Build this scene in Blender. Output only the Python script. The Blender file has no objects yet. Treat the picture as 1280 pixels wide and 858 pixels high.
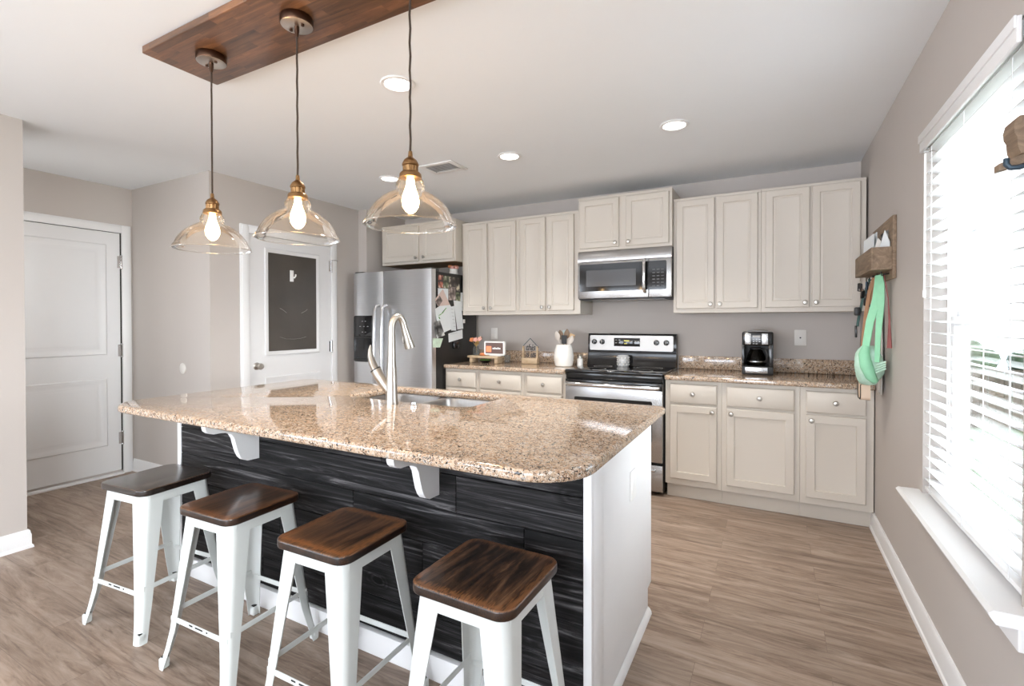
import bpy, bmesh, math, random
from mathutils import Vector, Matrix
random.seed(7)
PI = math.pi
SC = bpy.context.scene
COL = SC.collection

# ------------------------------------------------------------------ camera, world, lights, exposure
cam_d = bpy.data.cameras.new('camera')
cam = bpy.data.objects.new('camera', cam_d)
COL.objects.link(cam)
RT, FW, UP = ((0.8817561, 0.4717024, -0.0017219), (-0.4716956, 0.8817080, -0.0097068), (-0.0030606, 0.0093712, 0.9999514))
cam.matrix_world = Matrix(((RT[0], UP[0], -FW[0], -0.56455), (RT[1], UP[1], -FW[1], -4.33288),
                           (RT[2], UP[2], -FW[2], 1.30017), (0, 0, 0, 1)))
cam_d.sensor_width = 36
cam_d.lens = 608.669 / 1280 * 36
cam_d.shift_y = (408.718 - 429) / 1280
cam_d.clip_start = 0.05
SC.camera = cam

SC.view_settings.view_transform = 'Standard'
SC.view_settings.look = 'None'
SC.view_settings.gamma = 1
SC.view_settings.use_curve_mapping = False
SC.view_settings.exposure = 0.0

SKY = 7.0
W = bpy.data.worlds.new('sky')
SC.world = W
W.use_nodes = True
nt = W.node_tree
bg = nt.nodes['Background']
bg.inputs['Color'].default_value = (0.84, 0.94, 1.08, 1)
bg.inputs['Strength'].default_value = SKY

def lamp(name, kind, loc, power, color=(1, 1, 1), aim=None, **kw):
    d = bpy.data.lights.new(name, kind)
    d.energy = power
    d.color = color
    for k, v in kw.items():
        setattr(d, k, v)
    o = bpy.data.objects.new(name, d)
    COL.objects.link(o)
    o.location = loc
    if aim:
        o.rotation_euler = (Vector(aim) - Vector(loc)).to_track_quat('-Z', 'Y').to_euler()
    return o

H = 2.466
POWER = {'rear': 17, 'door': 60, 'side': 62, 'left': 18, 'foyer': 11, 'up_fill': 6, 'down': 9, 'pend': 3.0, 'sun': 15}
# daylight through the rear and right glazing of the living area behind the camera
for x, w, z0, z1, pw in ((-1.1, 1.5, 0.05, 2.1, 'door'), (-3.2, 1.8, 0.5, 2.1, 'rear')):
    lamp('daylight_rear', 'AREA', (x, -8.05, (z0 + z1) / 2), POWER[pw], (0.97, 0.985, 1.0), aim=(x, 0, (z0 + z1) / 2),
         shape='RECTANGLE', size=w, size_y=z1 - z0)
lamp('daylight_side', 'AREA', (0.22, -5.9, 1.4), POWER['side'], (0.96, 0.98, 1.0), aim=(-4, -5.6, 1.4),
     shape='RECTANGLE', size=1.7, size_y=1.4)
lamp('left_fill', 'AREA', (-4.55, -6.1, 1.35), POWER['left'], (0.96, 0.98, 1.0), aim=(0, -5.4, 1.3),
     shape='RECTANGLE', size=2.2, size_y=1.6)  # added fill for the right wall; no such window is known
lamp('soft_sun', 'SUN', (6, -6, 5), POWER['sun'], (0.97, 0.98, 1.0), aim=(6 - 0.90, -6 + 0.26, 5 - 0.30), angle=1.1)
# unseen fill lamps added to brighten the hall (one) and the ceiling (two)
lamp('hall_fill', 'AREA', (-4.53, -3.55, 1.75), POWER['foyer'], (1.0, 0.985, 0.96), aim=(-5.52, -2.75, 1.3), shape='DISK', size=0.35)
for x, y in ((-3.9, -5.2), (-0.5, -6.6)):
    lamp('ceiling_fill', 'AREA', (x, y, 1.75), POWER['up_fill'], (1.0, 0.98, 0.95), aim=(x + 0.01, y + 0.2, H), shape='DISK', size=0.35)
DOWNLIGHTS = [(-2.18, -2.49), (-2.194, -1.32), (-1.08, -1.33), (-3.30, -1.314)]
DOWN_P = POWER['down']
PEND_P = POWER['pend']

# ------------------------------------------------------------------ materials
def new_mat(name):
    m = bpy.data.materials.new(name)
    m.use_nodes = True
    t = m.node_tree
    return m, t, t.nodes, t.links, t.nodes['Principled BSDF']

def rgba(c):
    return (c[0], c[1], c[2], 1)

def pmat(name, col, rough=0.5, metal=0.0, var=0.06, scale=14.0, bump=0.0, stretch=(1, 1, 1), spec=None, coat=0.0, emit=None, es=0.0, trans=0.0):
    m, t, N, L, b = new_mat(name)
    tc = N.new('ShaderNodeTexCoord')
    mp = N.new('ShaderNodeMapping')
    mp.inputs['Scale'].default_value = stretch
    no = N.new('ShaderNodeTexNoise')
    no.inputs['Scale'].default_value = scale
    no.inputs['Detail'].default_value = 3
    L.new(tc.outputs['Object'], mp.inputs[0])
    L.new(mp.outputs[0], no.inputs['Vector'])
    mx = N.new('ShaderNodeMix')
    mx.data_type = 'RGBA'
    mx.inputs['A'].default_value = rgba([max(0, c * (1 - var)) for c in col])
    mx.inputs['B'].default_value = rgba([min(1, c * (1 + var)) for c in col])
    L.new(no.outputs['Fac'], mx.inputs['Factor'])
    L.new(mx.outputs['Result'], b.inputs['Base Color'])
    b.inputs['Roughness'].default_value = rough
    b.inputs['Metallic'].default_value = metal
    if spec is not None:
        b.inputs['Specular IOR Level'].default_value = spec
    if coat:
        b.inputs['Coat Weight'].default_value = coat
        b.inputs['Coat Roughness'].default_value = 0.05
    if trans:
        b.inputs['Transmission Weight'].default_value = trans
    if emit:
        b.inputs['Emission Color'].default_value = rgba(emit)
        b.inputs['Emission Strength'].default_value = es
    if bump:
        bp = N.new('ShaderNodeBump')
        bp.inputs['Strength'].default_value = bump
        bp.inputs['Distance'].default_value = 0.004
        L.new(no.outputs['Fac'], bp.inputs['Height'])
        L.new(bp.outputs[0], b.inputs['Normal'])
    return m

def ramp(N, stops, mode='LINEAR'):
    r = N.new('ShaderNodeValToRGB')
    r.color_ramp.interpolation = mode
    e = r.color_ramp.elements
    while len(e) < len(stops):
        e.new(0.5)
    for el, (p, c) in zip(e, stops):
        el.position = p
        el.color = rgba(c)
    return r

def mixrgb(N, L, fac, a, b, blend='MIX'):
    m = N.new('ShaderNodeMix')
    m.data_type = 'RGBA'
    m.blend_type = blend
    for key, v in (('Factor', fac), ('A', a), ('B', b)):
        if isinstance(v, (int, float)):
            m.inputs[key].default_value = v
        elif isinstance(v, tuple):
            m.inputs[key].default_value = rgba(v)
        else:
            L.new(v, m.inputs[key])
    return m.outputs['Result']

def granite(name):
    m, t, N, L, b = new_mat(name)
    tc = N.new('ShaderNodeTexCoord')
    nz = N.new('ShaderNodeTexNoise')
    nz.inputs['Scale'].default_value = 60
    nz.inputs['Detail'].default_value = 2
    L.new(tc.outputs['Object'], nz.inputs['Vector'])
    dv = N.new('ShaderNodeMix')
    dv.data_type = 'RGBA'
    dv.blend_type = 'LINEAR_LIGHT'
    dv.inputs['Factor'].default_value = 0.02
    L.new(tc.outputs['Object'], dv.inputs['A'])
    L.new(nz.outputs['Color'], dv.inputs['B'])
    def cells(scale, stops):
        v = N.new('ShaderNodeTexVoronoi')
        v.inputs['Scale'].default_value = scale
        L.new(dv.outputs['Result'], v.inputs['Vector'])
        s = N.new('ShaderNodeSeparateColor')
        L.new(v.outputs['Color'], s.inputs[0])
        r = ramp(N, stops, 'CONSTANT')
        L.new(s.outputs[0], r.inputs[0])
        return r.outputs['Color'], s.outputs[1]
    big, g1 = cells(145, [(0, (0.54, 0.405, 0.29)), (0.34, (0.45, 0.305, 0.20)), (0.55, (0.58, 0.49, 0.40)), (0.72, (0.27, 0.165, 0.10)), (0.84, (0.34, 0.33, 0.31)), (0.92, (0.03, 0.026, 0.024))])
    sm, g2 = cells(240, [(0, (0.54, 0.41, 0.30)), (0.28, (0.32, 0.20, 0.125)), (0.45, (0.60, 0.53, 0.45)), (0.60, (0.018, 0.016, 0.015)), (0.80, (0.42, 0.29, 0.19))])
    n2 = N.new('ShaderNodeTexNoise')
    n2.inputs['Scale'].default_value = 35
    n2.inputs['Detail'].default_value = 3
    L.new(tc.outputs['Object'], n2.inputs['Vector'])
    r2 = ramp(N, [(0.44, (0, 0, 0)), (0.52, (1, 1, 1))])
    L.new(n2.outputs['Fac'], r2.inputs[0])
    c = mixrgb(N, L, r2.outputs['Color'], big, sm)
    L.new(c, b.inputs['Base Color'])
    b.inputs['Roughness'].default_value = 0.06
    b.inputs['Specular IOR Level'].default_value = 0.8
    return m

def wood_floor(name):
    m, t, N, L, b = new_mat(name)
    tc = N.new('ShaderNodeTexCoord')
    br = N.new('ShaderNodeTexBrick')
    br.inputs['Scale'].default_value = 1
    br.inputs['Brick Width'].default_value = 1.22
    br.inputs['Row Height'].default_value = 0.152
    br.inputs['Mortar Size'].default_value = 0.0008
    br.inputs['Mortar Smooth'].default_value = 0.3
    br.offset = 0.37
    br.inputs['Color1'].default_value = (0, 0, 0, 1)
    br.inputs['Color2'].default_value = (1, 1, 1, 1)
    br.inputs['Mortar'].default_value = (0.5, 0.5, 0.5, 1)
    L.new(tc.outputs['Object'], br.inputs['Vector'])
    mp = N.new('ShaderNodeMapping')
    mp.inputs['Scale'].default_value = (1.5, 13, 1)
    L.new(tc.outputs['Object'], mp.inputs[0])
    ad = N.new('ShaderNodeVectorMath')
    ad.operation = 'MULTIPLY_ADD'
    ad.inputs[1].default_value = (7, 7, 7)
    L.new(br.outputs['Color'], ad.inputs[0])
    L.new(mp.outputs[0], ad.inputs[2])
    n1 = N.new('ShaderNodeTexNoise')
    n1.inputs['Scale'].default_value = 1.5
    n1.inputs['Detail'].default_value = 12
    n1.inputs['Roughness'].default_value = 0.72
    n1.inputs['Distortion'].default_value = 0.9
    L.new(ad.outputs[0], n1.inputs['Vector'])
    r1 = ramp(N, [(0.30, (0.115, 0.077, 0.055)), (0.44, (0.24, 0.174, 0.132)), (0.54, (0.315, 0.240, 0.188)), (0.70, (0.405, 0.325, 0.268))])
    L.new(n1.outputs['Fac'], r1.inputs[0])
    mp2 = N.new('ShaderNodeMapping')
    mp2.inputs['Scale'].default_value = (2.6, 24, 1)
    L.new(tc.outputs['Object'], mp2.inputs[0])
    n2 = N.new('ShaderNodeTexNoise')
    n2.inputs['Scale'].default_value = 1
    n2.inputs['Detail'].default_value = 9
    n2.inputs['Roughness'].default_value = 0.7
    n2.inputs['Distortion'].default_value = 1.2
    L.new(mp2.outputs[0], n2.inputs['Vector'])
    r2 = ramp(N, [(0.30, (0.48, 0.44, 0.42)), (0.42, (0.88, 0.87, 0.86)), (0.50, (1, 1, 1))])
    L.new(n2.outputs['Fac'], r2.inputs[0])
    c = mixrgb(N, L, 1.0, r1.outputs['Color'], r2.outputs['Color'], 'MULTIPLY')
    r3 = ramp(N, [(0, (0.90, 0.89, 0.88)), (1, (1.08, 1.06, 1.05))])
    L.new(br.outputs['Color'], r3.inputs[0])
    c = mixrgb(N, L, 1.0, c, r3.outputs['Color'], 'MULTIPLY')
    c = mixrgb(N, L, br.outputs['Fac'], c, (0.17, 0.12, 0.09))
    L.new(c, b.inputs['Base Color'])
    b.inputs['Roughness'].default_value = 0.38
    b.inputs['Specular IOR Level'].default_value = 0.35
    bp = N.new('ShaderNodeBump')
    bp.inputs['Strength'].default_value = 0.12
    bp.inputs['Distance'].default_value = 0.003
    L.new(n2.outputs['Fac'], bp.inputs['Height'])
    L.new(bp.outputs[0], b.inputs['Normal'])
    return m

def grain_wood(name, stops, stretch, scale=1.0, rough=0.4, dist=1.2, island=False, rnd=False, coat=0.0, bump=0.15, edge=None, blocks=None, spec=None, knots=False):
    m, t, N, L, b = new_mat(name)
    tc = N.new('ShaderNodeTexCoord')
    vec = tc.outputs['Object']
    tone = None
    if blocks:
        br = N.new('ShaderNodeTexBrick')
        br.inputs['Scale'].default_value = 1
        br.inputs['Brick Width'].default_value = blocks[0]
        br.inputs['Row Height'].default_value = blocks[1]
        br.inputs['Mortar Size'].default_value = 0.0004
        br.offset = 0.43
        br.inputs['Color1'].default_value = (0, 0, 0, 1)
        br.inputs['Color2'].default_value = (1, 1, 1, 1)
        L.new(vec, br.inputs['Vector'])
        tone = br.outputs['Color']
    mp = N.new('ShaderNodeMapping')
    mp.inputs['Scale'].default_value = stretch
    L.new(vec, mp.inputs[0])
    v = mp.outputs[0]
    src = None
    if island:
        g = N.new('ShaderNodeNewGeometry')
        src = g.outputs['Random Per Island']
    elif rnd:
        oi = N.new('ShaderNodeObjectInfo')
        src = oi.outputs['Random']
    elif tone:
        src = tone
    if src:
        ad = N.new('ShaderNodeVectorMath')
        ad.operation = 'MULTIPLY_ADD'
        ad.inputs[1].default_value = (23, 17, 31)
        L.new(src, ad.inputs[0])
        L.new(v, ad.inputs[2])
        v = ad.outputs[0]
    n1 = N.new('ShaderNodeTexNoise')
    n1.inputs['Scale'].default_value = scale
    n1.inputs['Detail'].default_value = 9
    n1.inputs['Roughness'].default_value = 0.68
    n1.inputs['Distortion'].default_value = dist
    L.new(v, n1.inputs['Vector'])
    r1 = ramp(N, stops)
    L.new(n1.outputs['Fac'], r1.inputs[0])
    c = r1.outputs['Color']
    if src is not None and (island or tone is not None):
        r3 = ramp(N, [(0, (0.62, 0.62, 0.62)), (1, (1.25, 1.22, 1.2))])
        L.new(src, r3.inputs[0])
        c = mixrgb(N, L, 1.0, c, r3.outputs['Color'], 'MULTIPLY')
    if edge:
        sx = N.new('ShaderNodeSeparateXYZ')
        L.new(tc.outputs['Object'], sx.inputs[0])
        ax = N.new('ShaderNodeMath'); ax.operation = 'ABSOLUTE'
        ay = N.new('ShaderNodeMath'); ay.operation = 'ABSOLUTE'
        L.new(sx.outputs[0], ax.inputs[0]); L.new(sx.outputs[1], ay.inputs[0])
        mxn = N.new('ShaderNodeMath'); mxn.operation = 'MAXIMUM'
        L.new(ax.outputs[0], mxn.inputs[0]); L.new(ay.outputs[0], mxn.inputs[1])
        n3 = N.new('ShaderNodeTexNoise'); n3.inputs['Scale'].default_value = 12
        L.new(v, n3.inputs['Vector'])
        ma = N.new('ShaderNodeMath'); ma.operation = 'MULTIPLY_ADD'
        ma.inputs[1].default_value = 0.07
        L.new(n3.outputs['Fac'], ma.inputs[0]); L.new(mxn.outputs[0], ma.inputs[2])
        r4 = ramp(N, [(edge[0] + 0.035, (0, 0, 0)), (edge[0] + 0.052, (1, 1, 1)), (edge[0] + 0.061, (0.9, 0.9, 0.9)), (edge[0] + 0.066, (0, 0, 0))])
        L.new(ma.outputs[0], r4.inputs[0])
        f2 = N.new('ShaderNodeMath'); f2.operation = 'MULTIPLY'; f2.inputs[1].default_value = 0.6
        L.new(r4.outputs['Color'], f2.inputs[0])
        c = mixrgb(N, L, f2.outputs[0], c, edge[1])
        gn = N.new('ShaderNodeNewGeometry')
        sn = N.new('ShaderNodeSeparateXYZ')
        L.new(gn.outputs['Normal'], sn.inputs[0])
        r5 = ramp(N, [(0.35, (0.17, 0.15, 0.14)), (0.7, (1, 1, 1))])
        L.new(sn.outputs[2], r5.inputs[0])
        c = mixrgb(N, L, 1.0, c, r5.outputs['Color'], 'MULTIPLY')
    if knots:
        kmp = N.new('ShaderNodeMapping')
        kmp.inputs['Scale'].default_value = (2.2, 0.0, 4.2)
        L.new(tc.outputs['Object'], kmp.inputs[0])
        kn = N.new('ShaderNodeTexNoise'); kn.inputs['Scale'].default_value = 9
        L.new(tc.outputs['Object'], kn.inputs['Vector'])
        kv = N.new('ShaderNodeVectorMath'); kv.operation = 'MULTIPLY_ADD'
        kv.inputs[1].default_value = (0.12, 0.12, 0.12)
        L.new(kn.outputs['Color'], kv.inputs[0]); L.new(kmp.outputs[0], kv.inputs[2])
        vo = N.new('ShaderNodeTexVoronoi'); vo.inputs['Scale'].default_value = 1.0
        L.new(kv.outputs[0], vo.inputs['Vector'])
        kr = ramp(N, [(0.0, (0.03, 0.03, 0.03)), (0.065, (0.03, 0.03, 0.03)), (0.08, (1, 1, 1)), (0.10, (0.25, 0.25, 0.25)), (0.125, (1, 1, 1)), (0.15, (0.4, 0.4, 0.4)), (0.21, (1, 1, 1))])
        L.new(vo.outputs['Distance'], kr.inputs[0])
        c = mixrgb(N, L, 1.0, c, kr.outputs['Color'], 'MULTIPLY')
    L.new(c, b.inputs['Base Color'])
    if spec is not None:
        b.inputs['Specular IOR Level'].default_value = spec
    b.inputs['Roughness'].default_value = rough
    if coat:
        b.inputs['Coat Weight'].default_value = coat
        b.inputs['Coat Roughness'].default_value = 0.12
    if bump:
        bp = N.new('ShaderNodeBump')
        bp.inputs['Strength'].default_value = bump
        bp.inputs['Distance'].default_value = 0.003
        L.new(n1.outputs['Fac'], bp.inputs['Height'])
        L.new(bp.outputs[0], b.inputs['Normal'])
    return m

def clear_glass(name, tint=(0.97, 0.97, 0.97), ior=1.45, haze=0.0, hazecol=(1, 0.95, 0.88), gloss=1.0):
    m = bpy.data.materials.new(name)
    m.use_nodes = True
    N, L = m.node_tree.nodes, m.node_tree.links
    N.remove(N['Principled BSDF'])
    out = N['Material Output']
    tr = N.new('ShaderNodeBsdfTransparent')
    tr.inputs[0].default_value = rgba(tint)
    gl = N.new('ShaderNodeBsdfGlossy')
    gl.inputs['Roughness'].default_value = 0.02
    fr = N.new('ShaderNodeLayerWeight')
    fr.inputs['Blend'].default_value = 0.22
    mu = N.new('ShaderNodeMath'); mu.operation = 'MULTIPLY'
    mu.inputs[1].default_value = gloss
    L.new(fr.outputs['Fresnel'], mu.inputs[0])
    mx = N.new('ShaderNodeMixShader')
    L.new(mu.outputs[0], mx.inputs[0])
    L.new(tr.outputs[0], mx.inputs[1])
    L.new(gl.outputs[0], mx.inputs[2])
    last = mx.outputs[0]
    if haze:
        tl = N.new('ShaderNodeBsdfTranslucent')
        tl.inputs[0].default_value = rgba(hazecol)
        no = N.new('ShaderNodeTexNoise')
        no.inputs['Scale'].default_value = 18
        ms = N.new('ShaderNodeMath'); ms.operation = 'MULTIPLY'
        ms.inputs[1].default_value = haze * 2
        L.new(no.outputs['Fac'], ms.inputs[0])
        m2 = N.new('ShaderNodeMixShader')
        L.new(ms.outputs[0], m2.inputs[0])
        L.new(last, m2.inputs[1])
        L.new(tl.outputs[0], m2.inputs[2])
        last = m2.outputs[0]
    L.new(last, out.inputs['Surface'])
    return m

def slat_mat(name):
    m, t, N, L, b = new_mat(name)
    b.inputs['Base Color'].default_value = (0.92, 0.92, 0.92, 1)
    b.inputs['Roughness'].default_value = 0.45
    no = N.new('ShaderNodeTexNoise')
    no.inputs['Scale'].default_value = 6
    rr = ramp(N, [(0, (0.90, 0.90, 0.90)), (1, (0.94, 0.94, 0.94))])
    L.new(no.outputs['Fac'], rr.inputs[0])
    L.new(rr.outputs[0], b.inputs['Base Color'])
    tl = N.new('ShaderNodeBsdfTranslucent')
    tl.inputs[0].default_value = (0.95, 0.95, 0.95, 1)
    mx = N.new('ShaderNodeMixShader')
    mx.inputs[0].default_value = 0.5
    L.new(b.outputs[0], mx.inputs[1])
    L.new(tl.outputs[0], mx.inputs[2])
    L.new(mx.outputs[0], N['Material Output'].inputs['Surface'])
    return m

def brushed(name, col, rough=0.26, stretch=(1, 1, 120), var=0.1):
    m, t, N, L, b = new_mat(name)
    tc = N.new('ShaderNodeTexCoord')
    mp = N.new('ShaderNodeMapping')
    mp.inputs['Scale'].default_value = stretch
    no = N.new('ShaderNodeTexNoise')
    no.inputs['Scale'].default_value = 5
    no.inputs['Detail'].default_value = 4
    L.new(tc.outputs['Object'], mp.inputs[0])
    L.new(mp.outputs[0], no.inputs['Vector'])
    c = mixrgb(N, L, no.outputs['Fac'], tuple(x * (1 - var) for x in col), tuple(min(1, x * (1 + var)) for x in col))
    L.new(c, b.inputs['Base Color'])
    b.inputs['Metallic'].default_value = 1
    b.inputs['Roughness'].default_value = rough
    return m

M = {}
M['wall'] = pmat('wall_paint', (0.52, 0.478, 0.447), 0.75, var=0.02, scale=3, bump=0.02)
M['ceiling'] = pmat('ceiling_paint', (0.84, 0.868, 0.895), 0.85, var=0.015, scale=3)
M['trim'] = pmat('white_trim_paint', (0.80, 0.80, 0.805), 0.4, var=0.02, scale=5)
M['door'] = pmat('white_door_paint', (0.72, 0.72, 0.725), 0.42, var=0.02, scale=5)
M['cabinet'] = pmat('cream_cabinet_paint', (0.61, 0.560, 0.495), 0.42, var=0.02, scale=4)
M['rawwood'] = grain_wood('raw_cabinet_wood', [(0.3, (0.20, 0.11, 0.05)), (0.7, (0.42, 0.27, 0.14))], (2, 20, 20), rough=0.6)
M['floor'] = wood_floor('vinyl_plank_floor')
M['granite'] = granite('speckled_granite')
M['black_plank'] = grain_wood('black_stained_planks', [(0.34, (0.003, 0.003, 0.0035)), (0.48, (0.009, 0.0088, 0.009)), (0.58, (0.028, 0.027, 0.029)), (0.67, (0.11, 0.108, 0.112)), (0.78, (0.27, 0.265, 0.27))], (1.3, 6, 30), 1.0, 0.55, dist=2.2, island=True, bump=0.5, spec=0.15, knots=True)
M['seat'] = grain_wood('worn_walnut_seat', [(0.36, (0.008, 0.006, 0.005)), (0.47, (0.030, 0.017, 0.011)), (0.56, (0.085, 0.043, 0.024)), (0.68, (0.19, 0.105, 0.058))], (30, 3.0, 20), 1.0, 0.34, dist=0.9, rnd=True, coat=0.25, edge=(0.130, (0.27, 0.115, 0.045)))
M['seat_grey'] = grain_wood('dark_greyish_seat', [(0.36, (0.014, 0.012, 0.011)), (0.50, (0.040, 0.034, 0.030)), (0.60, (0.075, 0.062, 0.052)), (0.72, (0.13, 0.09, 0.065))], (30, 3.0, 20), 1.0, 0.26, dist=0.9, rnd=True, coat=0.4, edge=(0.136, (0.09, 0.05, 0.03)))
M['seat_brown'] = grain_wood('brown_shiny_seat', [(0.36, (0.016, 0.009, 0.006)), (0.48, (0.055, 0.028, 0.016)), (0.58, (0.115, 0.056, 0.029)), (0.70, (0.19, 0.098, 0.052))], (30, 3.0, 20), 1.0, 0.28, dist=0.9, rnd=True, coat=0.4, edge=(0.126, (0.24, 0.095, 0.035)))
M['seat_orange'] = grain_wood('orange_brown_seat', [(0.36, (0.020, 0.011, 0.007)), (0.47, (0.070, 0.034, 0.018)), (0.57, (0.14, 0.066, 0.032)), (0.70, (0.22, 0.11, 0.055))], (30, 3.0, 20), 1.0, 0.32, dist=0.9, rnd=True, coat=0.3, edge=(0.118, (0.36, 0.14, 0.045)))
M['steelpanel'] = pmat('satin_control_panel', (0.56, 0.55, 0.54), 0.42, 0.55, 0.04)
M['acacia'] = grain_wood('acacia_butcher_block', [(0.25, (0.05, 0.022, 0.010)), (0.5, (0.16, 0.068, 0.028)), (0.75, (0.30, 0.135, 0.055))], (3.5, 40, 40), 1.0, 0.35, dist=0.6, coat=0.3, blocks=(0.21, 0.042), bump=0.05)
M['barnwood'] = grain_wood('weathered_brown_wood', [(0.3, (0.13, 0.085, 0.055)), (0.7, (0.36, 0.26, 0.175))], (20, 3, 20), 1.0, 0.7)
M['pinewood'] = grain_wood('pale_pine', [(0.3, (0.42, 0.30, 0.18)), (0.7, (0.68, 0.53, 0.36))], (4, 25, 25), 1.0, 0.55)
M['whitemetal'] = pmat('distressed_white_metal', (0.63, 0.655, 0.64), 0.38, var=0.05, scale=10)
M['chip'] = pmat('bare_dark_metal', (0.03, 0.028, 0.026), 0.6, 0.4)
M['steel'] = brushed('brushed_stainless', (0.50, 0.50, 0.505), 0.27, (1, 1, 70), 0.06)
M['steelv'] = brushed('brushed_stainless_sheet', (0.66, 0.665, 0.68), 0.30, (1, 1, 90))
M['sinksteel'] = brushed('sink_stainless', (0.36, 0.355, 0.35), 0.38, (20, 20, 1))
M['handlesteel'] = pmat('satin_steel_handle', (0.52, 0.52, 0.53), 0.28, 1.0, 0.04)
M['nickel'] = pmat('satin_nickel', (0.46, 0.435, 0.40), 0.33, 1.0, 0.04)
M['chrome'] = pmat('bright_steel', (0.75, 0.75, 0.76), 0.12, 1.0, 0.03)
M['brass'] = pmat('aged_brass', (0.30, 0.17, 0.075), 0.32, 1.0, 0.15, 30)
M['bronze'] = pmat('dark_bronze', (0.10, 0.055, 0.036), 0.34, 1.0, 0.15, 30)
M['bronzeface'] = pmat('bronze_canopy_face', (0.62, 0.56, 0.51), 0.3, 1.0, 0.1, 30)  # reflection put into the colour as a lighter tone of the bronze
M['cord'] = pmat('brown_fabric_cord', (0.05, 0.032, 0.022), 0.8, var=0.3, scale=300)
M['shade'] = clear_glass('glow_tinted_glass', (0.975, 0.955, 0.925), haze=0.018, hazecol=(1, 0.90, 0.78), gloss=0.9)  # warm tint and haze imitate the bulb's glow and bloom in the colour
M['glass'] = clear_glass('clear_glass', (0.95, 0.96, 0.96))
M['frost'] = pmat('frosted_pressed_glass', (0.72, 0.73, 0.74), 0.15, var=0.2, scale=60, trans=0.25)
M['hazyglass'] = clear_glass('pale_hazy_glass', (0.93, 0.95, 0.96), haze=0.14, hazecol=(0.85, 0.92, 0.95), gloss=0.8)
M['pane'] = clear_glass('window_pane_glass', (0.97, 0.985, 0.98), gloss=0.6)
M['carafe'] = clear_glass('dark_carafe_glass', (0.35, 0.33, 0.31), gloss=1.2)
M['bulb'] = pmat('glowing_bulb', (1, 0.8, 0.5), 0.3, emit=(1.0, 0.70, 0.36), es=26)
M['lens'] = pmat('glowing_light_lens', (1, 1, 1), 0.4, emit=(1.0, 0.97, 0.92), es=9)
M['blackgloss'] = pmat('black_glass', (0.008, 0.008, 0.009), 0.06, var=0.1, spec=0.6)
M['black'] = pmat('black_enamel', (0.010, 0.010, 0.011), 0.14, var=0.1)
M['blackmatte'] = pmat('black_plastic', (0.018, 0.018, 0.019), 0.45, var=0.1)
M['fridgeside'] = pmat('black_textured_fridge_side', (0.012, 0.012, 0.012), 0.32, var=0.15, scale=220, bump=0.15)
M['mwscreen'] = pmat('microwave_mesh_screen', (0.085, 0.085, 0.09), 0.12, var=0.15, scale=300, spec=0.6)
M['ovenwin'] = pmat('oven_window_glass', (0.10, 0.10, 0.105), 0.12, var=0.05, spec=0.6)
M['white'] = pmat('white_plastic', (0.86, 0.855, 0.84), 0.35, var=0.01)
M['plate'] = pmat('pale_wall_plate', (0.74, 0.71, 0.67), 0.4, var=0.01)
M['ceramic'] = pmat('white_ceramic', (0.88, 0.86, 0.82), 0.18, var=0.02, coat=0.5)
M['chalkboard'] = pmat('chalkboard', (0.062, 0.052, 0.043), 0.42, var=0.45, scale=3)
M['chalk'] = pmat('chalk', (0.45, 0.43, 0.40), 0.9, var=0.4, scale=120)
M['dark'] = pmat('dark_gap', (0.02, 0.018, 0.016), 0.8)
M['slat'] = slat_mat('white_blind_slat')
M['paper'] = pmat('white_paper', (0.80, 0.84, 0.86), 0.7, var=0.04, scale=20)
M['paperpink'] = pmat('pink_paper', (0.72, 0.58, 0.53), 0.7, var=0.06, scale=20)
M['papergrn'] = pmat('green_white_paper', (0.62, 0.78, 0.62), 0.7, var=0.3, scale=30)
M['ink'] = pmat('printed_ink', (0.06, 0.06, 0.065), 0.7)
M['greenink'] = pmat('green_ink', (0.12, 0.32, 0.08), 0.6)
def photo_mat(name, a, b_, c_, sc=22):
    m, t, N, L, b = new_mat(name)
    tc = N.new('ShaderNodeTexCoord')
    no = N.new('ShaderNodeTexNoise')
    no.inputs['Scale'].default_value = sc
    no.inputs['Detail'].default_value = 2
    L.new(tc.outputs['Object'], no.inputs['Vector'])
    r = ramp(N, [(0.36, a), (0.5, b_), (0.64, c_)])
    L.new(no.outputs['Fac'], r.inputs[0])
    L.new(r.outputs[0], b.inputs['Base Color'])
    b.inputs['Roughness'].default_value = 0.3
    return m
M['photo_red'] = photo_mat('red_photo_print', (0.05, 0.03, 0.03), (0.50, 0.16, 0.11), (0.72, 0.62, 0.52))
M['photo_green'] = photo_mat('green_photo_print', (0.04, 0.05, 0.03), (0.20, 0.22, 0.13), (0.62, 0.58, 0.5))
M['photo_dark'] = photo_mat('dark_photo_print', (0.02, 0.016, 0.014), (0.07, 0.055, 0.045), (0.72, 0.66, 0.52), 16)
M['photo_grey'] = photo_mat('grey_photo_print', (0.10, 0.075, 0.07), (0.30, 0.24, 0.225), (0.62, 0.54, 0.5))
M['photo_bw'] = photo_mat('black_white_print', (0.02, 0.02, 0.02), (0.20, 0.20, 0.20), (0.74, 0.76, 0.76), 14)
M['mint'] = pmat('mint_green_fabric', (0.30, 0.66, 0.42), 0.75, var=0.12, scale=30, bump=0.2)
M['mintpale'] = pmat('pale_mint_mesh', (0.52, 0.76, 0.62), 0.7, var=0.15, scale=60, bump=0.2)
M['tan'] = pmat('tan_leather', (0.36, 0.19, 0.10), 0.5, var=0.2, scale=20)
M['beige'] = pmat('beige_leather', (0.74, 0.58, 0.44), 0.5, var=0.05)
M['cloth'] = pmat('white_cloth', (0.78, 0.76, 0.73), 0.85, var=0.08, bump=0.2)
M['redfabric'] = pmat('dusty_red_fabric', (0.26, 0.085, 0.08), 0.8, var=0.2)
M['teal'] = pmat('dark_teal', (0.04, 0.10, 0.09), 0.5)
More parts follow.
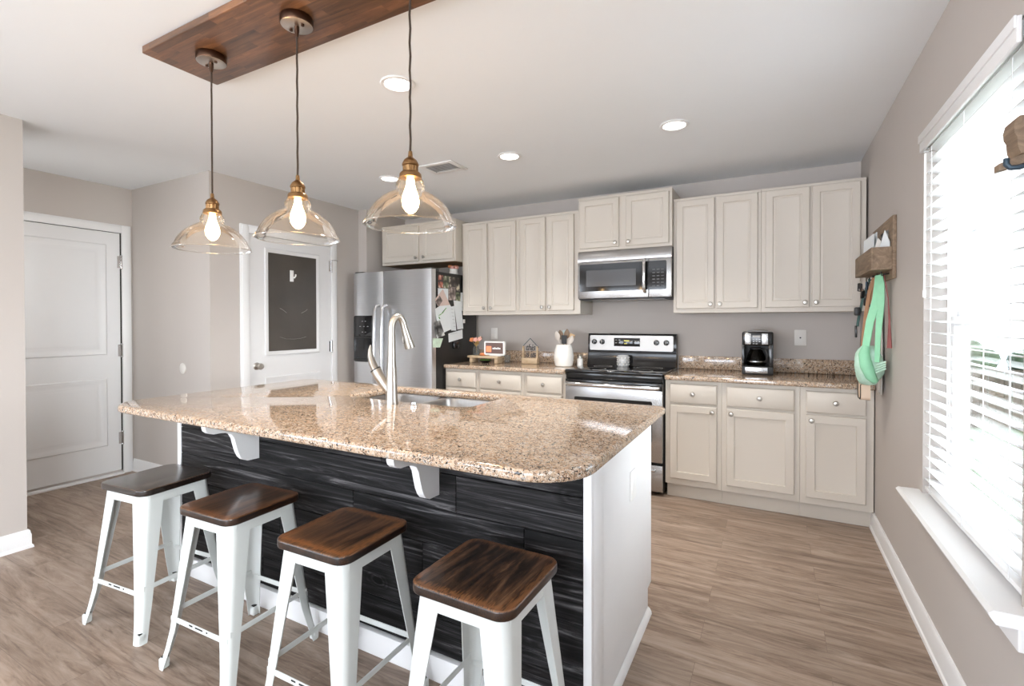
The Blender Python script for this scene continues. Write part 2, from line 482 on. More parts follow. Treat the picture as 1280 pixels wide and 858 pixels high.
M['bluesteel'] = pmat('blue_grey_metal', (0.045, 0.075, 0.105), 0.4, 0.3)
M['terracotta'] = pmat('coral_petals', (0.70, 0.25, 0.10), 0.7, var=0.3, scale=60)
M['blush'] = pmat('blush_petals', (0.76, 0.40, 0.34), 0.7, var=0.2, scale=60)
M['straw'] = pmat('dried_straw_petals', (0.60, 0.40, 0.16), 0.8, var=0.3, scale=60)
M['greenleaf'] = pmat('green_leaves', (0.16, 0.32, 0.06), 0.6, var=0.4, scale=40)
M['silicone'] = pmat('grey_beige_silicone', (0.55, 0.50, 0.45), 0.5)
M['darkwood'] = pmat('brown_utensil_wood', (0.22, 0.15, 0.10), 0.6, var=0.2)
M['lightwood'] = pmat('light_utensil_wood', (0.55, 0.38, 0.22), 0.6, var=0.15)
M['paleblue'] = pmat('pale_blue_silicone', (0.55, 0.66, 0.68), 0.5)
M['screen'] = pmat('dim_screen', (0.10, 0.07, 0.065), 0.15, var=0.2, emit=(0.30, 0.20, 0.18), es=0.35)
M['screenicon'] = pmat('orange_screen_icon', (0.8, 0.2, 0.1), 0.3, emit=(1.0, 0.26, 0.12), es=0.8)
M['screentext'] = pmat('white_screen_text', (0.8, 0.8, 0.8), 0.3, emit=(0.9, 0.88, 0.86), es=0.6)
M['led'] = pmat('amber_display', (0.3, 0.3, 0.05), 0.3, emit=(0.75, 0.62, 0.12), es=0.6)
M['mark'] = pmat('printed_white_mark', (0.40, 0.40, 0.40), 0.4)
M['markdim'] = pmat('printed_grey_mark', (0.12, 0.12, 0.12), 0.4)
M['ventslat'] = pmat('pale_grey_vent_slat', (0.55, 0.55, 0.56), 0.5)
M['grey'] = pmat('grey_plastic', (0.30, 0.30, 0.30), 0.4)
M['grass'] = pmat('lawn_grass', (0.055, 0.085, 0.03), 0.9, var=0.4, scale=6)
M['fencewood'] = grain_wood('weathered_fence_wood', [(0.3, (0.07, 0.050, 0.035)), (0.7, (0.13, 0.105, 0.083))], (14, 14, 1.5), 1.0, 0.8)
M['siding'] = pmat('white_siding', (0.88, 0.88, 0.88), 0.6, var=0.02)
M['bush'] = pmat('bush_leaves', (0.035, 0.06, 0.022), 0.8, var=0.6, scale=9, bump=1.0)

# ------------------------------------------------------------------ mesh helpers
class G:
    def __init__(s):
        s.bm = bmesh.new()
        s.mi = 0
    def _done(s):
        for f in s.bm.faces:
            if not f.tag:
                f.material_index = s.mi
                f.tag = True
        return s
    def box(s, x0, x1, y0, y1, z0, z1, bev=0.0, seg=2):
        r = bmesh.ops.create_cube(s.bm, size=1)
        vs = r['verts']
        for v in vs:
            v.co = Vector(((x0 + x1) / 2 + v.co.x * (x1 - x0), (y0 + y1) / 2 + v.co.y * (y1 - y0), (z0 + z1) / 2 + v.co.z * (z1 - z0)))
        if bev:
            es = list({e for v in vs for e in v.link_edges})
            bmesh.ops.bevel(s.bm, geom=es, offset=bev, segments=seg, affect='EDGES', profile=0.5, clamp_overlap=True)
        return s._done()
    def loft(s, rings, cap0=True, cap1=True, closed=True):
        vr = [[s.bm.verts.new(p) for p in r] for r in rings]
        n = len(vr[0])
        for a, b in zip(vr[:-1], vr[1:]):
            for i in range(n if closed else n - 1):
                j = (i + 1) % n
                try:
                    s.bm.faces.new((a[i], a[j], b[j], b[i]))
                except ValueError:
                    pass
        if cap0 and n > 2:
            s.bm.faces.new(list(reversed(vr[0])))
        if cap1 and n > 2:
            s.bm.faces.new(vr[-1])
        return s._done()
    def tube(s, pts, r, n=10, flat=None):
        pts = [Vector(p) for p in pts]
        rs = r if isinstance(r, (list, tuple)) else [r] * len(pts)
        rings = []
        prev = None
        for i, p in enumerate(pts):
            d = (pts[min(i + 1, len(pts) - 1)] - pts[max(i - 1, 0)]).normalized()
            if prev is None:
                a = Vector((0, 0, 1)) if abs(d.z) < 0.9 else Vector((1, 0, 0))
                u = d.cross(a).normalized()
            else:
                u = (prev - d * prev.dot(d)).normalized()
            prev = u
            w = d.cross(u)
            fl = flat or 1.0
            rings.append([p + (u * math.cos(2 * PI * k / n) + w * math.sin(2 * PI * k / n) * fl) * rs[i] for k in range(n)])
        return s.loft(rings)
    def cyl(s, p0, p1, r0, r1=None, n=20):
        return s.tube([p0, p1], [r0, r0 if r1 is None else r1], n)
    def lathe(s, prof, c=(0, 0, 0), axis='z', n=32, cap0=False, cap1=False):
        rings = []
        for r, h in prof:
            ring = []
            for k in range(n):
                a = 2 * PI * k / n
                u, v = r * math.cos(a), r * math.sin(a)
                if axis == 'z':
                    q = (c[0] + u, c[1] + v, c[2] + h)
                elif axis == '-y':
                    q = (c[0] + u, c[1] - h, c[2] + v)
                elif axis == 'x':
                    q = (c[0] + h, c[1] + u, c[2] + v)
                else:
                    q = (c[0] - h, c[1] - u, c[2] + v)
                ring.append(q)
            rings.append(ring)
        return s.loft(rings, cap0, cap1)
    def prism(s, pts, plane, a, b):
        f = {'xz': lambda p, t: (p[0], t, p[1]), 'yz': lambda p, t: (t, p[0], p[1]), 'xy': lambda p, t: (p[0], p[1], t)}[plane]
        return s.loft([[f(p, a) for p in pts], [f(p, b) for p in pts]])
    def ball(s, c, rx, ry=None, rz=None, n=16):
        ry = rx if ry is None else ry
        rz = rx if rz is None else rz
        r = bmesh.ops.create_uvsphere(s.bm, u_segments=n, v_segments=max(6, n // 2), radius=1)
        for v in r['verts']:
            v.co = Vector((c[0] + v.co.x * rx, c[1] + v.co.y * ry, c[2] + v.co.z * rz))
        return s._done()
    def panel(s, x0, x1, z0, z1, yb, yf, steps=((0, 0),), ch=0.003):
        def ring(i, y):
            return [(x0 + i, y, z0 + i), (x1 - i, y, z0 + i), (x1 - i, y, z1 - i), (x0 + i, y, z1 - i)]
        rings = [ring(0, yb), ring(0, yf + ch), ring(ch, yf)]
        for i, d in steps:
            if i > 0:
                rings.append(ring(i, yf + d))
        return s.loft(rings)
    def move(s, fn):
        for v in s.bm.verts:
            v.co = Vector(fn(v.co))
        return s
    def quad_sheet(s, pts, thick):
        pts = [Vector(p) for p in pts]
        n = (pts[1] - pts[0]).cross(pts[2] - pts[0]).normalized() * thick
        return s.loft([pts, [p + n for p in pts]])

ORG = {}
def obj(name, g, mats, parent=None, smooth=True, angle=35):
    bm = g.bm
    bmesh.ops.recalc_face_normals(bm, faces=bm.faces)
    vs = [v.co for v in bm.verts]
    lo = Vector([min(v[i] for v in vs) for i in range(3)])
    hi = Vector([max(v[i] for v in vs) for i in range(3)])
    c = Vector(((lo.x + hi.x) / 2, (lo.y + hi.y) / 2, lo.z))
    for v in bm.verts:
        v.co -= c
    me = bpy.data.meshes.new(name)
    bm.to_mesh(me)
    bm.free()
    if smooth:
        me.shade_smooth()
        me.set_sharp_from_angle(angle=math.radians(angle))
    for m in (mats if isinstance(mats, (list, tuple)) else [mats]):
        me.materials.append(m if not isinstance(m, str) else M[m])
    o = bpy.data.objects.new(name, me)
    COL.objects.link(o)
    ORG[o] = c
    if parent:
        o.parent = parent
        o.location = c - ORG[parent]
    else:
        o.location = c
    return o

def tag(o, label=None, cat=None, group=None):
    if label:
        o['label'] = label
    if cat:
        o['category'] = cat
    if group:
        o['group'] = group
    return o

def thing(name, label, cat, loc, group=None):
    o = bpy.data.objects.new(name, None)
    o.empty_display_size = 0.1
    COL.objects.link(o)
    o.location = loc
    ORG[o] = Vector(loc)
    return tag(o, label, cat, group)

def struct(name, g, mats, parent=None, label=None, smooth=True):
    o = obj(name, g, mats, parent, smooth)
    if parent is None:
        o['kind'] = 'structure'
    if label:
        o['label'] = label
    return o

def copy_tree(root, label=None):
    r = root.copy()
    COL.objects.link(r)
    if label:
        r['label'] = label
    for ch in list(root.children):
        c = ch.copy()
        COL.objects.link(c)
        c.parent = r
        for gr in list(ch.children):
            d = gr.copy()
            COL.objects.link(d)
            d.parent = c
    return r

def rrect(x0, x1, y0, y1, r, n=6):
    rr = r if isinstance(r, (list, tuple)) else [r] * 4   # order: x0y0, x1y0, x1y1, x0y1
    out = []
    for (cx, cy, a0, q) in ((x0 + rr[0], y0 + rr[0], PI, rr[0]), (x1 - rr[1], y0 + rr[1], 1.5 * PI, rr[1]), (x1 - rr[2], y1 - rr[2], 0, rr[2]), (x0 + rr[3], y1 - rr[3], 0.5 * PI, rr[3])):
        for k in range(n + 1):
            a = a0 + 0.5 * PI * k / n
            out.append((cx + q * math.cos(a), cy + q * math.sin(a)))
    return out

def slab(name, outline, z0, z1, holes=(), bev=0.01, mat=None, parent=None):
    cu = bpy.data.curves.new(name, 'CURVE')
    cu.dimensions = '2D'
    cu.fill_mode = 'BOTH'
    cu.extrude = (z1 - z0) / 2 - bev
    cu.bevel_depth = bev
    cu.bevel_resolution = 4
    cu.offset = -bev
    for pts in [outline] + list(holes):
        sp = cu.splines.new('POLY')
        sp.points.add(len(pts) - 1)
        for p, q in zip(sp.points, pts):
            p.co = (q[0], q[1], 0, 1)
        sp.use_cyclic_u = True
    tmp = bpy.data.objects.new('tmp', cu)
    COL.objects.link(tmp)
    dg = bpy.context.evaluated_depsgraph_get()
    me = bpy.data.meshes.new_from_object(tmp.evaluated_get(dg))
    bpy.data.objects.remove(tmp)
    g = G()
    g.bm.from_mesh(me)
    bpy.data.meshes.remove(me)
    bmesh.ops.remove_doubles(g.bm, verts=g.bm.verts, dist=1e-5)
    for v in g.bm.verts:
        v.co.z += (z0 + z1) / 2
    for f in g.bm.faces:
        f.material_index = 0
    return obj(name, g, mat, parent, True, 40)

def text_mesh(txt, size, depth):
    cu = bpy.data.curves.new('txt', 'FONT')
    cu.body = txt
    cu.size = size
    cu.extrude = depth
    cu.shear = 0.25
    cu.align_x = 'CENTER'
    tmp = bpy.data.objects.new('tmp', cu)
    COL.objects.link(tmp)
    dg = bpy.context.evaluated_depsgraph_get()
    me = bpy.data.meshes.new_from_object(tmp.evaluated_get(dg))
    bpy.data.objects.remove(tmp)
    return me

# ------------------------------------------------------------------ room shell
YR = -8.0            # rear wall of the living area behind the camera
struct('floor', G().box(-5.62, 0.0, YR - 0.1, 0.0, -0.1, 0.0), 'floor', smooth=False)
struct('ceiling', G().box(-5.64, 0.15, YR - 0.15, 0.15, H, H + 0.12), 'ceiling', smooth=False)
struct('wall_back', G().box(-4.46, 0.15, 0.0, 0.12, 0, H), 'wall', smooth=False)
WY0, WY1, WZ0, WZ1 = -2.625, -1.69, 0.565, 2.085       # kitchen window opening
SY0, SY1, SZ0, SZ1 = -6.75, -5.05, 0.7, 2.1            # side window behind the camera
g = G()
for (a, b, c, d) in ((WY1, 0.0, 0, H), (WY0, WY1, 0, WZ0), (WY0, WY1, WZ1, H), (SY1, WY0, 0, H), (SY0, SY1, 0, SZ0), (SY0, SY1, SZ1, H), (YR, SY0, 0, H)):
    g.box(0, 0.15, a, b, c, d)
struct('wall_right', g, 'wall', smooth=False)
g = G()
LY0, LY1, LZ0, LZ1 = -7.2, -5.0, 0.55, 2.15  # unseen opening added to let the left fill light in
for (a, b, c, d) in ((YR, LY0, 0, H), (LY0, LY1, 0, LZ0), (LY0, LY1, LZ1, H), (LY1, -3.183, 0, H)):
    g.box(-4.48, -4.362, a, b, c, d)
struct('wall_left', g, 'wall', smooth=False)
struct('wall_foyer', G().box(-5.63, -4.48, -4.95, -4.83, 0, H), 'wall', smooth=False)
struct('wall_hall', G().box(-5.63, -5.527, -4.95, -2.0, 0, H), 'wall', smooth=False)
struct('wall_pantry_front', G().box(-5.527, -4.47, -2.128, -2.03, 0, H), 'wall', smooth=False)
struct('wall_pantry_side', G().box(-4.47, -4.374, -2.128, -0.6, 0, H), 'wall', smooth=False)
struct('wall_fridge_alcove', G().box(-4.47, -4.262, -0.6, 0.0, 0, H), 'wall', smooth=False)
g = G()
g.box(-4.37, -4.1, YR - 0.12, YR, 0, H); g.box(-2.3, -1.85, YR - 0.12, YR, 0, H); g.box(-0.35, 0.15, YR - 0.12, YR, 0, H)
g.box(-4.1, -2.3, YR - 0.12, YR, 2.1, H); g.box(-1.85, -0.35, YR - 0.12, YR, 2.1, H); g.box(-4.1, -2.3, YR - 0.12, YR, 0, 0.5)
struct('wall_rear', g, 'wall', smooth=False)

def baseboard(name, pts, hgt=0.105, th=0.015):
    """profile swept along a wall line; the room lies to the left of the walking direction"""
    g = G()
    pts = [Vector((p[0], p[1], 0)) for p in pts]
    prof = [(0, 0), (th + 0.008, 0), (th + 0.006, 0.014), (th, 0.018), (th, hgt - 0.03), (th * 0.75, hgt - 0.018), (th * 0.7, hgt - 0.008), (th * 0.35, hgt), (0, hgt)]
    rings = []
    for i, p in enumerate(pts):
        def nrm(a, b):
            d = (b - a).normalized()
            return Vector((-d.y, d.x, 0))
        if i == 0:
            n = nrm(pts[0], pts[1]); k = 1
        elif i == len(pts) - 1:
            n = nrm(pts[-2], pts[-1]); k = 1
        else:
            n1, n2 = nrm(pts[i - 1], p), nrm(p, pts[i + 1])
            n = (n1 + n2).normalized(); k = 1 / max(0.3, n.dot(n1))
        rings.append([p + n * (o * k) + Vector((0, 0, z)) for o, z in prof])
    g.loft(rings)
    return struct(name, g, 'trim')
baseboard('baseboard_right', [(0, -7.99), (0, -0.545)])
baseboard('baseboard_left', [(-4.48, -4.82), (-4.48, -3.183), (-4.362, -3.183), (-4.362, -7.99)])
baseboard('baseboard_pantry_front', [(-4.374, -1.9), (-4.374, -2.128), (-5.52, -2.128)])
baseboard('baseboard_pantry_side', [(-4.262, -0.1), (-4.262, -0.6), (-4.374, -0.6), (-4.374, -0.9)])

# ---- hall door (left) with casing
def casing(name, X, y0, y1, ztop, w=0.07, face=1):
    """door casing on a wall whose face is x = X, room on the +x side"""
    g = G()
    for a, b, c, d in ((y0, y0 + w, 0, ztop), (y1 - w, y1, 0, ztop), (y0 + w, y1 - w, ztop - w, ztop)):
        g.box(X, X + 0.018, a, b, c, d, 0.004)
        g.box(X + 0.016, X + 0.024, a + 0.012 if a == y0 else a, b - 0.012 if b == y1 else b, c, d - 0.012 if d == ztop else d, 0.003)
    return struct(name, g, 'trim')
def turn_x(X):
    return lambda v: (X - v[1], v[0], v[2])
def hinge(parent, x, y, z):
    g = G().cyl((x, y, z - 0.05), (x, y, z + 0.05), 0.008, n=10)
    g.ball((x, y, z + 0.053), 0.009, n=8).ball((x, y, z - 0.053), 0.009, n=8)
    g.box(x - 0.008, x - 0.002, y - 0.028, y + 0.028, z - 0.05, z + 0.05)
    return obj('hinge', g, 'chrome', parent)
XH = -5.527
casing('trim_1', XH, -3.115, -2.145, 2.14)
g = G().panel(-3.04, -2.226, 0.035, 2.066, 0.0, -0.012, ch=0.002)
g.move(turn_x(XH))
d1 = struct('door_1', g, 'door', label='white two panel door at the end of the hall on the left')
for z0, z1 in ((1.03, 1.96), (0.26, 0.83)):
    g = G().panel(-2.945, -2.325, z0, z1, -0.010, -0.0205, ((0.016, 0.0), (0.03, 0.0065), (0.055, 0.0065), (0.075, 0.001), (0.085, 0.0)), ch=0.006)
    g.move(turn_x(XH))
    obj('door_panel', g, 'door', d1)
for z in (1.82, 1.063, 0.31):
    hinge(d1, XH + 0.022, -2.220, z)
g = G().box(XH, XH + 0.012, -2.227, -2.2175, 0.03, 2.07).box(XH, XH + 0.012, -3.04, -2.2175, 2.066, 2.072)
obj('door_gap', g, 'dark', d1)
g = G().box(XH, XH + 0.05, -3.04, -2.22, 0, 0.018, 0.004)
struct('trim_2', g, 'trim', label='white threshold under the hall door')
# ---- pantry door with chalkboard
XP = -4.374
casing('trim_3', XP, -1.893, -0.905, 2.105)
g = G().panel(-1.82, -0.978, 0.015, 2.033, 0.0, -0.012, ch=0.002)
g.move(turn_x(XP))
d2 = struct('door_2', g, 'door', label='white pantry door with a chalkboard in its upper panel')
g = G().panel(-1.682, -1.118, 1.017, 1.935, -0.011, -0.024, ((0.010, 0.0), (0.022, 0.004), (0.035, 0.010)), ch=0.004)
g.move(turn_x(XP))
obj('panel_moulding', g, 'door', d2)
g = G().panel(-1.682, -1.118, 0.16, 0.835, -0.011, -0.021, ((0.016, 0.0), (0.03, 0.007), (0.055, 0.007), (0.075, 0.002), (0.085, 0.0)), ch=0.004)
g.move(turn_x(XP))
obj('door_panel', g, 'door', d2)
g = G().box(XP + 0.012, XP + 0.017, -1.646, -1.154, 1.053, 1.899)
cb = obj('chalkboard', g, 'chalkboard', d2)
def stroke(pts, r=0.004):
    return G().tube([(XP + 0.0172, y, z) for y, z in pts], r, 6, flat=0.25)
g = stroke([(-1.54, 1.425), (-1.50, 1.405), (-1.475, 1.385)])
obj('chalk_stroke', g, 'chalk', cb)
g = stroke([(-1.32, 1.385), (-1.285, 1.40), (-1.255, 1.42)])
obj('chalk_stroke', g, 'chalk', cb)
g = stroke([(-1.54, 1.172), (-1.48, 1.155), (-1.40, 1.150), (-1.33, 1.155), (-1.27, 1.168)])
obj('chalk_stroke', g, 'chalk', cb)
hk = thing('adhesive_hook', 'small white stick-on hook on the pantry chalkboard', 'hook', (XP + 0.018, -1.42, 1.66))
obj('hook_plate', G().box(XP + 0.017, XP + 0.023, -1.438, -1.402, 1.665, 1.765, 0.002), 'white', hk)
obj('hook_arm', G().tube([(XP + 0.022, -1.412, 1.705), (XP + 0.035, -1.404, 1.70), (XP + 0.04, -1.396, 1.715), (XP + 0.038, -1.393, 1.73)], 0.007, 8), 'white', hk)
k = G().lathe([(0.0, 0.0), (0.031, 0.0), (0.031, 0.006), (0.014, 0.012), (0.012, 0.035), (0.022, 0.042), (0.027, 0.055), (0.022, 0.067), (0.0, 0.07)], (XP + 0.012, -1.757, 0.935), 'x', 20)
obj('door_knob', k, 'nickel', d2)
for z in (1.845, 1.067, 0.30):
    hinge(d2, XP + 0.022, -0.976, z)
obj('door_stop', G().tube([(XP + 0.022, -0.976, 1.905), (XP + 0.05, -0.95, 1.905), (XP + 0.055, -0.925, 1.90)], 0.005, 8), 'chrome', d2)
g = G().box(XP, XP + 0.012, -1.8235, -1.82, 0.015, 2.036).box(XP, XP + 0.012, -1.82, -0.978, 2.033, 2.036)
obj('door_gap', g, 'dark', d2)

# blank oval cover on pantry wall
g = G().lathe([(0.0, 0.0), (0.044, 0.0), (0.044, 0.004), (0.036, 0.008), (0.0, 0.009)], (-4.753, -2.128, 0.93), '-y', 28)
o = obj('wall_cover', g, 'plate')
tag(o, 'small pale oval cover plate low on the taupe pantry wall', 'cover plate')

# ------------------------------------------------------------------ window
def sash_window(name, y0, y1, z0, z1, xin, xout, label, mid=None):
    fx0, fx1 = xin + 0.075, xin + 0.125
    g = G()
    for a, b, c, d in ((y0, y0 + 0.035, z0, z1), (y1 - 0.035, y1, z0, z1), (y0 + 0.035, y1 - 0.035, z0, z0 + 0.035), (y0 + 0.035, y1 - 0.035, z1 - 0.035, z1)):
        g.box(fx0, fx1, a, b, c, d, 0.003)
    w = struct(name, g, 'trim', label=label)
    mid = mid or (z0 + z1) / 2
    for (c, d, dx) in ((z0 + 0.035, mid + 0.02, 0.0), (mid - 0.02, z1 - 0.035, 0.022)):
        g = G()
        ya, yb = y0 + 0.035, y1 - 0.035
        for a, b, e, f in ((ya, ya + 0.045, c, d), (yb - 0.045, yb, c, d), (ya + 0.045, yb - 0.045, c, c + 0.045), (ya + 0.045, yb - 0.045, d - 0.04, d)):
            g.box(fx0 + 0.004 + dx, fx0 + 0.026 + dx, a, b, e, f, 0.003)
        s = obj('sash', g, 'trim', w)
        obj('pane', G().box(fx0 + 0.013 + dx, fx0 + 0.016 + dx, ya + 0.045, yb - 0.045, c + 0.045, d - 0.04), 'pane', s)
    return w
sash_window('window_1', WY0, WY1, WZ0 + 0.012, WZ1, 0, 0.15, 'double hung white window on the right wall behind the blind', 1.30)
sash_window('window_2', SY0, SY1, SZ0, SZ1, 0, 0.15, 'side window of the living area behind the camera')
g = G()
g.prism([(0.085, 0.535), (0.085, 0.571), (-0.072, 0.571), (-0.082, 0.562), (-0.076, 0.549), (-0.066, 0.535)], 'xz', WY0 - 0.06, WY1 + 0.055)
for v in g.bm.verts:
    pass
g.box(-0.018, 0.0, WY0 - 0.035, WY1 + 0.03, 0.465, 0.535, 0.004)
struct('trim_4', g, 'trim', label='white window sill board with apron under the kitchen window')

# ---- blind
bl = thing('window_blind', 'white horizontal slatted blind hanging in the window on the right wall', 'blind', (0.02, (WY0 + WY1) / 2, 0.585))
g = G()
g.box(-0.018, -0.006, WY0 + 0.003, WY1 - 0.002, 2.012, 2.082, 0.003)
g.box(-0.023, -0.016, WY0 + 0.003, WY1 - 0.001, 2.050, 2.084, 0.003)
g.box(-0.008, 0.012, WY1 - 0.012, WY1 - 0.002, 2.012, 2.082, 0.002)
obj('valance', g, 'trim', bl)
obj('headrail', G().box(0.0, 0.05, WY0 + 0.008, WY1 - 0.008, 2.03, 2.078, 0.003), 'trim', bl)
g = G()
ns, za, zb_ = 30, 0.632, 2.012
for i in range(ns):
    z = za + (zb_ - za) * i / (ns - 1)
    tilt = math.radians(9)
    cx, hw = 0.03, 0.0255
    prof = []
    for t in (-1, -0.5, 0, 0.5, 1):
        prof.append((cx + t * hw * math.cos(tilt), z - t * hw * math.sin(tilt) + 0.0025 * (1 - t * t) + 0.0013))
    for t in (1, 0.5, 0, -0.5, -1):
        prof.append((cx + t * hw * math.cos(tilt), z - t * hw * math.sin(tilt) + 0.0025 * (1 - t * t) - 0.0013))
    g.prism(prof, 'xz', WY0 + 0.008, WY1 - 0.008)
obj('slats', g, 'slat', bl, angle=60)
g = G().box(0.005, 0.055, WY0 + 0.008, WY1 - 0.008, 0.588, 0.606, 0.004)
obj('bottom_rail', g, 'trim', bl)
for y in (WY1 - 0.09, (WY0 + WY1) / 2, WY0 + 0.09):
    g = G()
    for x in (0.003, 0.057):
        g.cyl((x, y, 0.60), (x, y, 2.01), 0.0012, n=6)
    obj('ladder_cord', g, 'trim', bl)
g = G().cyl((-0.006, WY1 - 0.035, 1.42), (-0.006, WY1 - 0.035, 2.0), 0.004, n=8)
g.cyl((-0.006, WY1 - 0.035, 1.40), (-0.006, WY1 - 0.035, 1.43), 0.006, n=8)
obj('tilt_wand', g, 'white', bl)

# ------------------------------------------------------------------ cabinets
def knob(parent, x, y, z):
    g = G().lathe([(0, 0), (0.007, 0), (0.006, 0.012), (0.013, 0.017), (0.0165, 0.023), (0.013, 0.029), (0, 0.031)], (x, y, z), '-y', 16)
    return obj('knob', g, 'nickel', parent)

RAISED = ((0.046, 0.0), (0.052, 0.006), (0.060, 0.006), (0.064, 0.004), (0.078, 0.0075))
SHAKER = ((0.050, 0.0), (0.053, 0.007), (0.060, 0.0075), (0.066, 0.0085))

def door_leaf(parent, x0, x1, z0, z1, yf, kx=None, kz=None, steps=RAISED):
    d = obj('door', G().panel(x0, x1, z0, z1, yf + 0.0195, yf, steps, 0.004), 'cabinet', parent)
    if kx is not None:
        knob(d, kx, yf, kz)
    return d
def drawer_front(parent, x0, x1, z0, z1, yf):
    d = obj('drawer', G().panel(x0, x1, z0, z1, yf + 0.0195, yf, ((0.008, -0.002),), 0.004), 'cabinet', parent)
    knob(d, (x0 + x1) / 2, yf, (z0 + z1) / 2)
    return d

WG = 'cream wall cabinets along the back wall'
def wall_cabinet(label, x0, x1, z0, z1, yface, doors, dz0, dz1, name='wall_cabinet', raw=False, kz=0.033, kin=0.026):
    r = thing(name, label, 'cabinet', ((x0 + x1) / 2, yface / 2, z0), WG)
    body = G().box(x0, x1, yface, -0.001, z0, z1, 0.0015, 1)
    body.box(x0 - 0.0, x1 + 0.0, yface - 0.004, yface, z1 - 0.02, z1, 0.0015, 1)
    obj('body', body, 'cabinet', r)
    if raw:
        obj('underside_panel', G().box(x0 + 0.02, x1 - 0.02, yface + 0.02, -0.02, z0 - 0.002, z0), 'rawwood', r)
    (a0, a1), (b0, b1) = doors
    door_leaf(r, a0, a1, dz0, dz1, yface - 0.02, a1 - kin, dz0 + kz)
    door_leaf(r, b0, b1, dz0, dz1, yface - 0.02, b0 + kin, dz0 + kz)
    return r
wall_cabinet('tall cream two door wall cabinet right of the microwave', -1.256, -0.6385, 1.369, 2.267, -0.33, ((-1.232, -0.955), (-0.941, -0.661)), 1.402, 2.244)
wall_cabinet('tall cream two door wall cabinet in the right corner by the window wall', -0.6375, -0.012, 1.369, 2.267, -0.33, ((-0.612, -0.337), (-0.323, -0.045)), 1.402, 2.246)
wall_cabinet('tall cream two door wall cabinet right beside the refrigerator', -3.256, -2.6365, 1.369, 2.267, -0.33, ((-3.226, -2.968), (-2.944, -2.66)), 1.402, 2.240)
wall_cabinet('tall cream two door wall cabinet just left of the microwave', -2.6355, -2.034, 1.369, 2.267, -0.33, ((-2.61, -2.36), (-2.340, -2.088)), 1.402, 2.240)
wall_cabinet('short cream two door cabinet mounted above the microwave', -2.032, -1.258, 1.897, 2.352, -0.38, ((-2.016, -1.678), (-1.620, -1.281)), 1.920, 2.324)
wall_cabinet('short deep cream cabinet above the refrigerator', -4.20, -3.262, 1.893, 2.300, -0.44, ((-4.165, -3.703), (-3.655, -3.285)), 1.918, 2.27, raw=True)

BG = 'cream base cabinets along the back wall'
YF = -0.61
def base_cabinet(label, x0, x1, dx0, dx1, hinge_side):
    r = thing('base_cabinet', label, 'cabinet', ((x0 + x1) / 2, YF / 2, 0), BG)
    obj('body', G().box(x0, x1, YF, -0.001, 0.105, 0.873, 0.0012, 1), 'cabinet', r)
    obj('toe_kick', G().box(x0 + (0.006 if x0 < -1.26 and x0 > -1.3 else 0), x1, YF + 0.045, -0.05, 0, 0.105), 'cabinet', r)
    drawer_front(r, dx0, dx1, 0.708, 0.848, YF - 0.02)
    kx = dx1 - 0.03 if hinge_side == 'l' else dx0 + 0.03
    door_leaf(r, dx0, dx1, 0.152, 0.692, YF - 0.02, kx, 0.658, SHAKER)
    return r
base_cabinet('cream base cabinet with one drawer and door next to the range', -1.264, -0.8795, -1.230, -0.909, 'l')
base_cabinet('cream base cabinet below the coffee maker, widest door of its run', -0.8785, -0.4035, -0.847, -0.435, 'r')
base_cabinet('cream base cabinet in the corner by the window wall', -0.4025, -0.006, -0.370, -0.047, 'r')
base_cabinet('cream base cabinet with drawer next to the refrigerator side', -3.262, -2.8975, -3.24, -2.922, 'l')
base_cabinet('wide cream base cabinet with drawer below the wire word sign', -2.8965, -2.4355, -2.871, -2.461, 'r')
base_cabinet('cream base cabinet with drawer left of the range', -2.4345, -2.056, -2.408, -2.084, 'r')

def worktop(label, label2, x0, x1, rl=0.004, rr=0.004):
    r = thing('worktop', label, 'worktop', ((x0 + x1) / 2, -0.32, 0.8735))
    s = slab('top', rrect(x0, x1, -0.65, -0.002, [0.012, 0.012, 0.004, 0.004], 4), 0.8735, 0.908, (), 0.010, 'granite', r)
    b = obj('backsplash', G().box(x0, x1, -0.022, -0.001, 0.908, 1.015, 0.003), 'granite')
    tag(b, label2, 'backsplash', 'granite backsplash strips on the back wall')
    return r
worktop('speckled granite worktop under the coffee maker', 'speckled granite backsplash strip behind the coffee maker', -1.266, -0.004)
worktop('speckled granite worktop between refrigerator and range', 'speckled granite backsplash strip behind the white utensil crock', -3.262, -2.054)

# ------------------------------------------------------------------ refrigerator
fr = thing('refrigerator', 'stainless side by side refrigerator with black side and ice dispenser', 'refrigerator', (-3.75, -0.42, 0))
FX0, FX1, FS = -4.232, -3.268, -3.842
obj('body', G().box(FX0 + 0.004, FX1, -0.745, -0.06, 0.05, 1.765, 0.006), 'fridgeside', fr)
obj('kick_grille', G().box(FX0 + 0.01, FX1 - 0.01, -0.74, -0.70, 0.0, 0.05), 'blackmatte', fr)
for x in (FX0 + 0.07, FX1 - 0.07):
    obj('foot', G().cyl((x, -0.12, 0), (x, -0.12, 0.052), 0.025), 'blackmatte', fr)
def fridge_door(x0, x1, hx):
    pts = []
    n = 10
    for i in range(n + 1):
        t = i / n
        e = 0.012 * (1 - (2 * t - 1) ** 2)
        pts.append((x0 + (x1 - x0) * t, -0.812 - e))
    r = 0.012
    prof = [(x0, -0.75), (x0, -0.80)] + [(x0 + 0.004, -0.809)] + pts[1:-1] + [(x1 - 0.004, -0.809), (x1, -0.80), (x1, -0.75)]
    d = obj('door', G().prism(prof, 'xy', 0.06, 1.785), 'steelv', fr, angle=25)
    h = G().tube([(hx, -0.818, 1.46), (hx, -0.86, 1.452), (hx, -0.885, 1.42), (hx, -0.893, 1.15), (hx, -0.893, 0.85), (hx, -0.885, 0.53), (hx, -0.86, 0.498), (hx, -0.818, 0.49)], 0.0155, 12)
    obj('handle', h, 'handlesteel', d)
    return d
